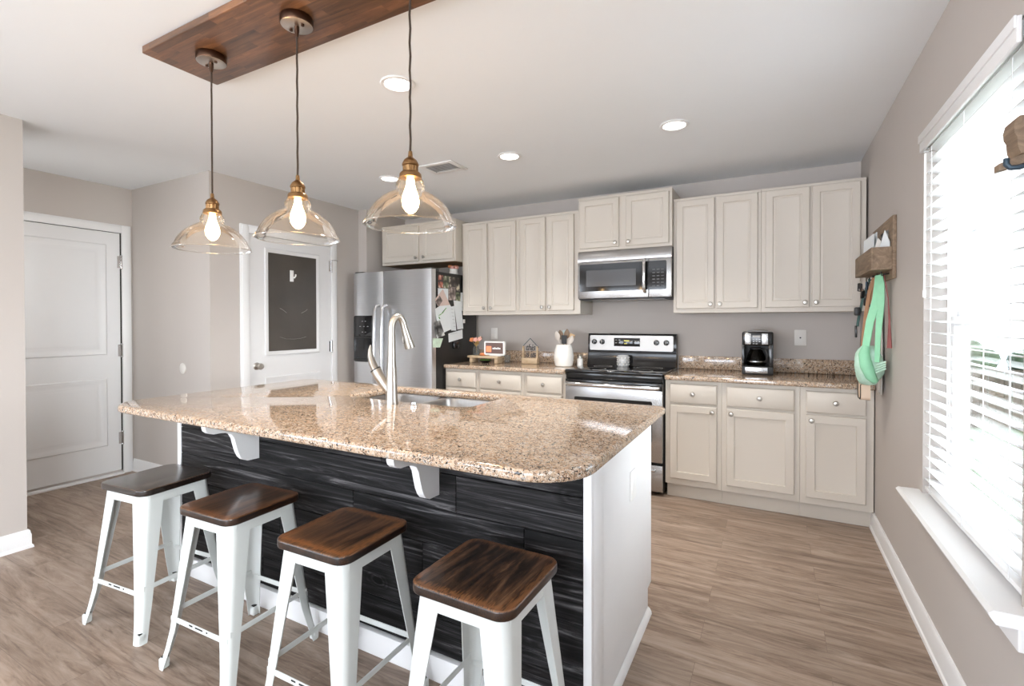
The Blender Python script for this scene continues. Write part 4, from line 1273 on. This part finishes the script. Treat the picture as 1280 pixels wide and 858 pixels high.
# outlet on the island end
o = thing('power_outlet', 'white outlet on the white end panel of the island', 'outlet', (IX1, -2.41, 0.60))
obj('plate', G().box(IX1, IX1 + 0.006, -2.455, -2.375, 0.60, 0.715, 0.002), 'white', o)
obj('receptacle', G().box(IX1 + 0.005, IX1 + 0.009, -2.433, -2.397, 0.63, 0.69, 0.002), 'white', o)

hole = rrect(-2.535, -1.775, -2.50, -2.125, 0.06, 6)
it = slab('island_worktop', rrect(-3.367, -0.990, -3.210, -2.050, [0.16, 0.17, 0.03, 0.05], 10), 0.8815, 0.916, [hole], 0.012, 'granite')
tag(it, 'large speckled granite worktop with rounded corners on the kitchen island', 'worktop')

sk = thing('sink', 'double bowl stainless sink set under the island worktop', 'sink', (-2.155, -2.31, 0.68))
def bowl(x0, x1, y0, y1, zt, zb, rt, wall=0.0):
    g = G()
    rings = []
    for ins, z, r in ((-0.012, zt, rt + 0.01), (0, zt, rt), (0.004, zt - 0.01, rt), (0.012, zb + 0.03, rt), (0.022, zb + 0.008, rt * 0.95), (0.045, zb, rt * 0.7)):
        rings.append([(p[0], p[1], z) for p in rrect(x0 + ins, x1 - ins, y0 + ins, y1 - ins, r, 6)])
    g.loft(rings, False, True)
    return g
obj('bowl', bowl(-2.545, -2.168, -2.512, -2.112, 0.880, 0.70, 0.06), 'sinksteel', sk)
obj('bowl', bowl(-2.142, -1.765, -2.512, -2.112, 0.880, 0.70, 0.06), 'sinksteel', sk)
obj('divider', G().box(-2.172, -2.138, -2.49, -2.14, 0.84, 0.878, 0.008, 3), 'sinksteel', sk)
for x in (-2.355, -1.955):
    obj('drain', G().lathe([(0.0, 0.0), (0.02, 0.001), (0.04, 0.003), (0.045, 0.001)], (x, -2.31, 0.7002), 'z', 20), 'chrome', sk)

# faucet
fa = thing('faucet', 'brushed nickel pull down faucet at the island sink', 'faucet', (-2.150, -2.575, 0.916))
fx, fy = -2.150, -2.575
dirv = Vector((math.cos(math.radians(62)), math.sin(math.radians(62)), 0))
def fp_(s_, z):
    return (fx + dirv.x * s_, fy + dirv.y * s_, z)
obj('base', G().lathe([(0, 0), (0.030, 0), (0.030, 0.006), (0.027, 0.02), (0.025, 0.10), (0.0225, 0.17), (0.020, 0.19)], (fx, fy, 0.916), 'z', 24), 'nickel', fa)
pts, rad = [], []
for i in range(8):
    z = 1.06 + 0.205 * i / 7
    pts.append(fp_(0, z)); rad.append(0.021 - 0.005 * i / 7)
R_ = 0.031
for i in range(1, 13):
    a = PI - (PI - 0.35) * i / 12
    pts.append(fp_(R_ + R_ * math.cos(a), 1.265 + 0.062 * math.sin(a))); rad.append(0.016)
e = pts[-1]
pts.append((e[0] + dirv.x * 0.006, e[1] + dirv.y * 0.006, e[2] - 0.022)); rad.append(0.0165)
obj('spout', G().tube(pts, rad, 16), 'nickel', fa)
e = Vector(pts[-1])
q = e + Vector((dirv.x * 0.026, dirv.y * 0.026, -0.088))
sh = obj('spray_head', G().tube([tuple(e), tuple(e.lerp(q, 0.3)), tuple(e.lerp(q, 0.85)), tuple(q)], [0.0175, 0.019, 0.025, 0.025], 18), 'nickel', fa)
bq = e.lerp(q, 0.55) - dirv * 0.024
obj('spray_button', G().ball(tuple(bq), 0.008, 0.008, 0.022, 10), 'grey', sh)
lv = obj('valve_arm', G().tube([(fx - 0.008, fy, 0.965), (fx - 0.035, fy - 0.01, 1.005), (fx - 0.062, fy - 0.018, 1.045), (fx - 0.078, fy - 0.022, 1.072)], [0.020, 0.022, 0.024, 0.025], 16), 'nickel', fa)
obj('valve_ring', G().tube([(fx - 0.078, fy - 0.022, 1.072), (fx - 0.081, fy - 0.023, 1.077)], 0.0258, 16), 'blackmatte', lv)
obj('lever', G().tube([(fx - 0.081, fy - 0.023, 1.077), (fx - 0.094, fy - 0.028, 1.105), (fx - 0.103, fy - 0.032, 1.14), (fx - 0.104, fy - 0.034, 1.17), (fx - 0.100, fy - 0.033, 1.192)], [0.025, 0.024, 0.019, 0.012, 0.004], 14, flat=0.7), 'nickel', lv)
o = obj('air_switch', G().lathe([(0, 0), (0.018, 0), (0.018, 0.006), (0.012, 0.009), (0.011, 0.016), (0, 0.017)], (-2.018, -2.575, 0.916), 'z', 18), 'chrome')
tag(o, 'small round steel button beside the faucet on the island worktop', 'button')

# ------------------------------------------------------------------ stools
st = thing('bar_stool', 'x', 'stool', (0, 0, 0), 'white metal stools with wooden seats along the island')
SH = 0.605
def leg_mesh(sx, sy):
    g = G()
    rings = []
    n = 9
    for i in range(n):
        t = i / (n - 1)                   # 0 top -> 1 foot
        z = (SH - 0.032) * (1 - t)
        c = 0.140 + 0.050 * t + 0.012 * max(0, t - 0.8) / 0.2
        w = 0.080 - 0.046 * min(1, t * 1.05)
        r = 0.030 - 0.012 * t
        th = 0.003
        out, inn = [], []
        out.append((c - w, c)); out.append((c - r, c))
        for k in range(1, 6):
            a = PI / 2 * k / 6
            out.append((c - r + r * math.sin(a), c - r + r * math.cos(a)))
        out.append((c, c - r)); out.append((c, c - w))
        c2, r2 = c - th, max(0.004, r - th)
        inn.append((c - w, c2)); inn.append((c2 - r2, c2))
        for k in range(1, 6):
            a = PI / 2 * k / 6
            inn.append((c2 - r2 + r2 * math.sin(a), c2 - r2 + r2 * math.cos(a)))
        inn.append((c2, c2 - r2)); inn.append((c2, c - w))
        ring = out + list(reversed(inn))
        rings.append([(sx * x, sy * y, z) for x, y in ring])
    g.loft(rings)
    return g
for sx in (-1, 1):
    for sy in (-1, 1):
        lg = obj('leg', leg_mesh(sx, sy), 'whitemetal', st, angle=50)
        c = 0.196
        g = G().box(-0.014, 0.014, -0.014, 0.014, 0.0, 0.038, 0.006, 3)
        g.move(lambda v: (v[0] + sx * (c - 0.0105), v[1] + sy * (c - 0.0105), v[2]))
        obj('foot_cap', g, 'whitemetal', lg)
        g = G().box(-0.009, 0.009, -0.009, 0.009, 0.0382, 0.044, 0.002)
        g.move(lambda v: (v[0] + sx * (c - 0.012), v[1] + sy * (c - 0.012), v[2]))
        obj('paint_chip', g, 'chip', lg)
def apron(axis, s_):
    A, zt, zb = 0.136, SH - 0.030, SH - 0.068
    pts = [(-A + 0.02, zt), (A - 0.02, zt), (A - 0.015, zb - 0.035), (A - 0.045, zb - 0.02), (A - 0.07, zb), (-A + 0.07, zb), (-A + 0.045, zb - 0.02), (-A + 0.015, zb - 0.035)]
    g = G().prism(pts, 'xz', s_ * 0.1385, s_ * 0.1415)
    if axis == 'y':
        g.move(lambda v: (v[1], v[0], v[2]))
    return obj('apron', g, 'whitemetal', st)
for s_ in (-1, 1):
    apron('x', s_); apron('y', s_)
def stretcher(axis, s_, z):
    c = 0.140 + 0.05 * (1 - z / (SH - 0.032)) - 0.004
    g = G().box(-c + 0.004, c - 0.004, s_ * c - 0.003, s_ * c + 0.003, z - 0.010, z + 0.010, 0.002, 1)
    if axis == 'y':
        g.move(lambda v: (v[1], v[0], v[2]))
    o = obj('stretcher', g, 'whitemetal', st)
    if axis == 'x' and s_ == -1:
        g = G()
        for a, b in ((-0.05, -0.03), (-0.015, 0.03), (0.05, 0.058)):
            g.box(a, b, -c - 0.0036, -c - 0.0028, z + 0.001, z + 0.007)
        obj('paint_chip', g, 'chip', o)
for s_ in (-1, 1):
    stretcher('x', s_, 0.185); stretcher('y', s_, 0.205)
for a in (PI / 4, -PI / 4):
    g = G().box(-0.185, 0.185, -0.011, 0.011, SH - 0.062, SH - 0.058, 0.001, 1)
    g.move(lambda v: (v[0] * math.cos(a) - v[1] * math.sin(a), v[0] * math.sin(a) + v[1] * math.cos(a), v[2]))
    obj('under_brace', g, 'whitemetal', st)
slab('seat', rrect(-0.158, 0.158, -0.160, 0.160, 0.045, 7), SH - 0.028, SH, (), 0.006, 'seat', st)
stools = [(-3.015, -3.150, 5, 'white metal stool with dark greyish wooden seat, farthest of the four from the window'),
          (-2.405, -3.152, 2, 'white metal stool with brown shiny seat, second from the hall end of the island'),
          (-1.832, -3.160, 1, 'white metal stool with orange brown seat, third from the hall end of the island'),
          (-1.268, -3.166, -1, 'white metal stool with streaky brown seat nearest the white end of the island')]
for i, (x, y, rz, lb) in enumerate(stools):
    o = st if i == 0 else copy_tree(st)
    o['label'] = lb
    for ch in o.children:
        if ch.name.startswith('seat'):
            ch.material_slots[0].link = 'OBJECT'
            ch.material_slots[0].material = M[('seat_grey', 'seat_brown', 'seat_orange', 'seat')[i]]
    o.location = (x, y, 0)
    o.rotation_euler = (0, 0, math.radians(rz))

# ------------------------------------------------------------------ pendants and ceiling
bd = slab('ceiling_board', rrect(-2.912, -1.35, -3.25, -2.932, 0.008, 2), H - 0.03, H - 0.0005, (), 0.004, 'acacia')
tag(bd, 'brown acacia board fixed flat on the ceiling above the island', 'board')
PZ = H - 0.03
SY = -3.10
def pendant(x, label):
    r = thing('pendant_light', label, 'pendant lamp', (x, SY, 1.613), 'glass pendant lamps over the island')
    cn = obj('canopy', G().lathe([(0.0, 0), (0.056, 0.0), (0.058, -0.004), (0.058, -0.026), (0.056, -0.030)], (x, SY, PZ), 'z', 36), 'bronze', r)
    obj('canopy_face', G().lathe([(0.056, -0.030), (0.05, -0.0325), (0.0, -0.033)], (x, SY, PZ), 'z', 36), 'bronzeface', cn)
    for a in (-0.032, 0.032):
        obj('canopy_screw', G().cyl((x + a, SY, PZ - 0.03), (x + a, SY, PZ - 0.039), 0.006, n=10), 'bronze', cn)
    obj('cord_grip', G().tube([(x, SY, PZ - 0.032), (x, SY, PZ - 0.05), (x, SY, PZ - 0.072)], [0.009, 0.009, 0.005], 12), 'bronze', cn)
    rg_ = random.Random(x)
    pts = [(x + 0.0015 * math.sin(3.1 * i + x), SY, PZ - 0.06 - (PZ - 0.06 - 1.845) * i / 12) for i in range(13)]
    obj('cord', G().tube(pts, 0.0036, 8), 'cord', r)
    so_ = obj('socket', G().lathe([(0.0, 1.852), (0.006, 1.850), (0.008, 1.832), (0.011, 1.829), (0.020, 1.822), (0.0265, 1.809), (0.0265, 1.804), (0.023, 1.802), (0.022, 1.783), (0.030, 1.782), (0.035, 1.776), (0.036, 1.764), (0.030, 1.762), (0.0, 1.762)], (x, SY, 0), 'z', 32), 'brass', r)
    g = G()
    for k in range(12):
        a = 2 * PI * k / 12
        g.cyl((x + 0.0225 * math.cos(a), SY + 0.0225 * math.sin(a), 1.784), (x + 0.0225 * math.cos(a), SY + 0.0225 * math.sin(a), 1.802), 0.0022, n=6)
    obj('socket_ribs', g, 'brass', so_)
    prof = [(0.034, 1.766), (0.040, 1.757), (0.0455, 1.746), (0.047, 1.737), (0.0445, 1.729), (0.047, 1.723), (0.058, 1.7165), (0.074, 1.708), (0.093, 1.695), (0.110, 1.679), (0.123, 1.662), (0.132, 1.646), (0.137, 1.634), (0.1385, 1.629), (0.1435, 1.625), (0.1455, 1.619), (0.146, 1.613)]
    rim = [(0.146 + 0.0022 * math.cos(a), 1.612 + 0.0022 * math.sin(a)) for a in [PI / 2 + 2 * PI * i / 10 for i in range(11)]]
    obj('glass_shade', G().lathe(prof + rim, (x, SY, 0), 'z', 56), 'shade', r, angle=60)
    g = G().lathe([(0.0, 1.762), (0.012, 1.760), (0.013, 1.745), (0.018, 1.728), (0.0255, 1.706), (0.028, 1.690), (0.025, 1.672), (0.016, 1.658), (0.006, 1.651), (0.0, 1.650)], (x, SY, 0), 'z', 24)
    obj('bulb', g, 'bulb', r)
    l = lamp('pendant_glow', 'POINT', (0, 0, 0), PEND_P, (1.0, 0.66, 0.36), shadow_soft_size=0.03)
    l.parent = r
    l.location = (0, 0, 0.02)
    return r
pendant(-2.672, 'clear glass pendant lamp nearest the hall door')
pendant(-2.132, 'clear glass pendant lamp in the middle of the three')
pendant(-1.594, 'clear glass pendant lamp nearest the window, largest in view')

LBL = ['round recessed ceiling light nearest the pendant lamps', 'round recessed ceiling light between the vent and the microwave', 'round recessed ceiling light in front of the right wall cabinets', 'round recessed ceiling light partly behind the nearest pendant, by the refrigerator']
for (x, y), lb in zip(DOWNLIGHTS, LBL):
    r = thing('recessed_light', lb, 'ceiling light', (x, y, H - 0.012), 'recessed ceiling lights')
    obj('trim_ring', G().lathe([(0.062, 0.0), (0.082, -0.0), (0.084, -0.004), (0.080, -0.008), (0.066, -0.009), (0.062, -0.004)], (x, y, H), 'z', 36), 'trim', r)
    obj('lens', G().lathe([(0.0, -0.006), (0.03, -0.0058), (0.064, -0.004)], (x, y, H), 'z', 32), 'lens', r)
    l = lamp('downlight', 'AREA', (x, y, H - 0.02), DOWN_P, (1.0, 0.95, 0.88), shape='DISK', size=0.12, spread=1.8)
    l.parent = r
    l.location = (0, 0, -0.006)
vn = thing('air_vent', 'white slotted air vent in the ceiling', 'vent', (-2.75, -1.34, H - 0.012))
g = G()
for a, b, c, d in ((-2.90, -2.86, -1.45, -1.23), (-2.64, -2.60, -1.45, -1.23), (-2.86, -2.64, -1.45, -1.41), (-2.86, -2.64, -1.27, -1.23)):
    g.box(a, b, c, d, H - 0.009, H - 0.0005, 0.002)
obj('frame', g, 'trim', vn)
g = G()
for i in range(7):
    y = -1.405 + 0.0217 * i
    g.prism([(y, H - 0.009), (y + 0.012, H - 0.001), (y + 0.014, H - 0.001), (y + 0.002, H - 0.009)], 'yz', -2.862, -2.638)
obj('slats', g, 'ventslat', vn)

# ------------------------------------------------------------------ organizer and hanging things on right wall
og = thing('wall_organizer', 'weathered wooden mail organizer on the wall left of the window', 'organizer', (-0.01, -0.88, 1.53))
obj('back_board', G().box(-0.018, -0.001, -1.178, -0.60, 1.525, 1.852, 0.002), 'barnwood', og)
g = G()
g.box(-0.108, -0.096, -1.172, -0.622, 1.572, 1.690, 0.002); g.box(-0.096, -0.018, -1.172, -1.160, 1.572, 1.690, 0.001); g.box(-0.096, -0.018, -0.634, -0.622, 1.572, 1.690, 0.001); g.box(-0.096, -0.018, -1.16, -0.634, 1.572, 1.584)
obj('mail_box', g, 'barnwood', og)
for y in (-1.10, -0.98, -0.86, -0.74):
    obj('hook', G().tube([(-0.018, y, 1.556), (-0.04, y, 1.552), (-0.05, y, 1.545), (-0.052, y, 1.558), (-0.052, y, 1.566)], 0.0035, 6), 'blackmatte', og)
EG = 'mail in the wooden organizer'
def envelope(label, p0, p1, z0, z1, mat='paper', peak=0.0):
    """a sheet standing in the box from p0 to p1 (x, y); its top runs from z0 to z1"""
    a, b = Vector((p0[0], p0[1], 1.585)), Vector((p1[0], p1[1], 1.585))
    n = (b - a).cross(Vector((0, 0, 1))).normalized() * 0.0015
    top = [b + Vector((0, 0, z1 - 1.585)), a + Vector((0, 0, z0 - 1.585))]
    if peak:
        top.insert(1, (a + b) / 2 + Vector((0, 0, (z0 + z1) / 2 + peak - 1.585)))
    pts = [a, b] + top
    o = obj('envelope', G().loft([[p - n for p in pts], [p + n for p in pts]]), mat)
    tag(o, label, 'envelope', EG)
envelope('plain white envelope at the left of the organizer', (-0.088, -0.80), (-0.062, -0.95), 1.775, 1.795)
envelope('second white envelope just behind the front one in the organizer', (-0.072, -0.78), (-0.046, -0.93), 1.785, 1.805)
envelope('pale pointed envelope flap in the middle of the organizer', (-0.068, -1.03), (-0.048, -1.06), 1.715, 1.735, 'cloth', 0.03)
envelope('pointed white paper nearest the window in the organizer', (-0.058, -1.10), (-0.024, -1.145), 1.70, 1.72, 'paper', 0.075)
envelope('grey photo card behind the pointed paper in the organizer', (-0.046, -1.05), (-0.022, -1.09), 1.77, 1.79, 'photo_bw')

def strap(pts, w, th=0.0022):
    """flat band along pts; its width lies along the wall"""
    rings = []
    P = [Vector(p) for p in pts]
    for i, p in enumerate(P):
        d = (P[min(i + 1, len(P) - 1)] - P[max(i - 1, 0)]).normalized()
        a = Vector((0.80, -0.6, 0))
        u = (a - d * a.dot(d)).normalized()
        n = d.cross(u)
        ww = w[i] if isinstance(w, (list, tuple)) else w
        rings.append([p - u * ww - n * th, p + u * ww - n * th, p + u * ww + n * th, p - u * ww + n * th])
    return G().loft(rings)
gb = thing('shoulder_pouch', 'mint green strapped pouch hanging from the organizer hooks', 'bag', (-0.09, -1.0, 1.0))
g = G()
random.seed(11)
rings = []
for i in range(11):
    t = i / 10
    z = 0.950 + 0.215 * t
    s_ = math.sin(PI * min(1, max(0.06, 0.1 + 0.84 * t))) ** 0.55
    ring = []
    for k in range(20):
        a = 2 * PI * k / 20
        wob = 1 + 0.09 * math.sin(3 * a + 5 * t) + 0.06 * math.sin(7 * a - 9 * t)
        ring.append((-0.092 + 0.068 * s_ * wob * math.cos(a), -1.0 + 0.085 * s_ * wob * math.sin(a), z))
    rings.append(ring)
g.loft(rings)
obj('pouch', g, 'mintpale', gb, angle=80)
g = G().tube([(-0.112, -1.062, 1.165), (-0.122, -1.072, 1.12), (-0.112, -1.08, 1.055), (-0.092, -1.08, 1.0), (-0.07, -1.078, 0.97)], [0.018, 0.026, 0.03, 0.026, 0.016], 12)
obj('gathered_fold', g, 'mint', gb, angle=80)
g = strap([(-0.052, -1.02, 1.555), (-0.055, -1.05, 1.50), (-0.065, -1.06, 1.42), (-0.095, -1.065, 1.30), (-0.115, -1.066, 1.15)], [0.016, 0.022, 0.022, 0.02, 0.018])
obj('strap', g, 'mint', gb)
g = strap([(-0.05, -1.04, 1.555), (-0.050, -1.075, 1.50), (-0.050, -1.08, 1.40), (-0.062, -1.085, 1.22), (-0.066, -1.088, 1.08)], [0.014, 0.018, 0.018, 0.014, 0.012])
obj('strap', g, 'mint', gb)
g = G()
for i in range(4):
    g.tube([(-0.03, -1.10, 1.085 - 0.012 * i), (-0.075, -1.105, 1.065 - 0.014 * i)], 0.005, 6)
obj('buckle', g, 'mintpale', gb)
ls = thing('dog_leash', 'tan leather leash hanging behind the mint green strap', 'leash', (-0.09, -0.95, 1.2))
obj('leash_strap', strap([(-0.052, -0.90, 1.55), (-0.075, -0.905, 1.47), (-0.090, -0.905, 1.35), (-0.102, -0.905, 1.22), (-0.108, -0.905, 1.12)], 0.010), 'tan', ls)
obj('leash_strap', strap([(-0.05, -0.91, 1.55), (-0.062, -0.908, 1.45), (-0.076, -0.906, 1.30), (-0.092, -0.904, 1.12)], 0.007), 'tan', ls)
ky = thing('key_bunch', 'bunch of dark keys and fobs at the top hooks', 'keys', (-0.09, -0.86, 1.42))
random.seed(21)
obj('key_ring', G().tube([(-0.06 + 0.018 * math.cos(a), -0.86, 1.54 + 0.018 * math.sin(a)) for a in [2 * PI * i / 14 for i in range(15)]], 0.0018, 6), 'chrome', ky)
for i in range(9):
    x, y, z = -0.075 - random.uniform(0, 0.05), -0.90 + random.uniform(-0.05, 0.06), 1.525 - 0.012 * i - random.uniform(0, 0.03)
    g = G().box(-0.004, 0.004, -0.011, 0.011, -0.024, 0.024, 0.003)
    rot = Matrix.Rotation(random.uniform(-0.6, 0.6), 3, 'X') @ Matrix.Rotation(random.uniform(-1, 1), 3, 'Z')
    g.move(lambda v: rot @ v + Vector((x, y, z)))
    obj('key', g, random.choice(['blackmatte', 'blackmatte', 'chrome', 'bluesteel']), ky)
kf = thing('key_fob', 'black car fob on a teal ribbon hanging lower left', 'keys', (-0.115, -0.80, 1.22))
obj('ribbon', strap([(-0.052, -0.742, 1.553), (-0.085, -0.77, 1.45), (-0.108, -0.79, 1.34), (-0.118, -0.80, 1.27)], 0.007), 'teal', kf)
obj('fob', G().box(-0.135, -0.105, -0.83, -0.79, 1.335, 1.385, 0.008), 'blackmatte', kf)
obj('card_holder', G().box(-0.131, -0.122, -0.83, -0.785, 1.205, 1.275, 0.003), 'black', kf)
bb = thing('leather_purse', 'beige leather purse showing below the mint pouch', 'purse', (-0.10, -0.92, 0.855))
g = G().prism(rrect(-0.98, -0.87, 0.855, 0.946, [0.02, 0.03, 0.01, 0.01], 5), 'yz', -0.122, -0.078)
obj('purse_body', g, 'beige', bb)
obj('piping', G().tube([(-0.1235, -0.876, 0.944), (-0.1235, -0.874, 0.895), (-0.1235, -0.88, 0.87), (-0.1235, -0.90, 0.8585), (-0.1235, -0.955, 0.8585), (-0.1235, -0.974, 0.875), (-0.1235, -0.977, 0.944)], 0.003, 6), 'dark', bb)
obj('purse_strap', strap([(-0.052, -0.862, 1.552), (-0.09, -0.872, 1.35), (-0.102, -0.885, 1.0), (-0.102, -0.885, 0.944)], 0.005), 'tan', bb)
g = G()
rings = []
for i in range(12):
    t = i / 11
    z = 1.55 - 0.66 * t
    hw = 0.012 + 0.045 * min(1, t * 1.6)
    rings.append([(-0.014 + 0.0065 * math.sin(a) * (1 + 0.3 * math.sin(5 * a + 3 * t)), -0.845 + hw * math.cos(a), z + 0.012 * math.sin(3 * a) * t) for a in [2 * PI * k / 18 for k in range(18)]])
g.loft(rings)
o = obj('hanging_cloth', g, 'cloth', angle=80)
tag(o, 'white cloth hanging below the mint pouch beside the purse', 'cloth')
rb = obj('lanyard', strap([(-0.04, -1.098, 1.552), (-0.028, -1.14, 1.42), (-0.026, -1.16, 1.30), (-0.026, -1.165, 1.16)], [0.0015, 0.0015, 0.004, 0.011]), 'redfabric')
tag(rb, 'dusty red lanyard hanging closest to the window', 'lanyard')

# carved wooden hook rack on the wall at the right of the window
rk = thing('coat_hook_rack', 'carved wooden wall bracket with a blue grey hook at the right edge', 'wall hook', (-0.05, -2.80, 1.64))
obj('wall_plate', G().box(-0.02, -0.001, -2.90, -2.74, 1.60, 1.80, 0.003), 'barnwood', rk)
obj('arm', G().prism([(-0.108, 1.646), (-0.108, 1.661), (-0.094, 1.666), (-0.02, 1.700), (-0.02, 1.672), (-0.06, 1.660), (-0.09, 1.650)], 'xz', -2.82, -2.79), 'barnwood', rk)
obj('carved_post', G().prism([(-0.076, 1.675), (-0.081, 1.690), (-0.083, 1.714), (-0.087, 1.722), (-0.0885, 1.738), (-0.085, 1.755), (-0.079, 1.760), (-0.020, 1.762), (-0.02, 1.695)], 'xz', -2.835, -2.775), 'barnwood', rk)
obj('hook', G().tube([(-0.098, -2.828, 1.668), (-0.099, -2.830, 1.655), (-0.093, -2.832, 1.646), (-0.078, -2.832, 1.645), (-0.06, -2.830, 1.652), (-0.02, -2.826, 1.664)], 0.0058, 10), 'bluesteel', rk)

# ------------------------------------------------------------------ outside the window
GZ = -1.4
struct('ground_outside', G().box(0.2, 30, -20, 30, GZ - 0.2, GZ), 'grass', smooth=False)
fn = thing('yard_fence', 'weathered wooden fence far out in the yard beyond the blind', 'fence', (6, 12, GZ))
g = G()
x = 1.5
while x < 16:
    g.box(x, x + 0.135, 12.0, 12.02, GZ + 0.05, 0.10)
    x += 0.15
obj('boards', g, 'fencewood', fn)
for x in (1.5, 3.9, 6.3, 8.7, 11.1, 13.5, 15.9):
    obj('post', G().box(x, x + 0.1, 12.02, 12.12, GZ, 0.12), 'fencewood', fn)
random.seed(31)
def shrub(label, x, y, r, h):
    g = G()
    for i in range(26):
        a, q = random.uniform(0, 2 * PI), random.random()
        rr = r * math.sqrt(random.random()) * 0.8
        s_ = r * random.uniform(0.22, 0.4)
        g.ball((x + rr * math.cos(a), y + rr * math.sin(a), GZ + s_ + q * (h - 2 * s_)), s_, s_, s_, 10)
    o = obj('garden_shrub', g, 'bush')
    tag(o, label, 'shrub', 'shrubs beyond the yard fence')
shrub('green shrub beyond the fence, left one seen through the blind', 4.2, 14.0, 1.1, 2.2)
shrub('green shrub beyond the fence, middle one seen through the blind', 6.4, 14.6, 1.2, 2.0)
shrub('green shrub beyond the fence, right one seen through the blind', 9.2, 14.4, 1.4, 2.4)
nb = thing('neighbour_house', 'white sided neighbouring house seen through the left part of the blind', 'house', (1.5, 11, GZ))
g = G()
for i in range(26):
    z = GZ + 0.17 * i
    g.prism([(8.0, z), (8.0, z + 0.17), (7.99, z + 0.17), (7.97, z)], 'yz', 0.5, 2.62)
g.box(0.5, 2.6, 8.0, 11.5, GZ, 3.0)
obj('walls', g, 'siding', nb, smooth=False)
obj('roof', G().prism([(7.7, 3.0), (11.8, 3.0), (9.75, 4.2)], 'yz', 0.3, 2.85), 'grey', nb)
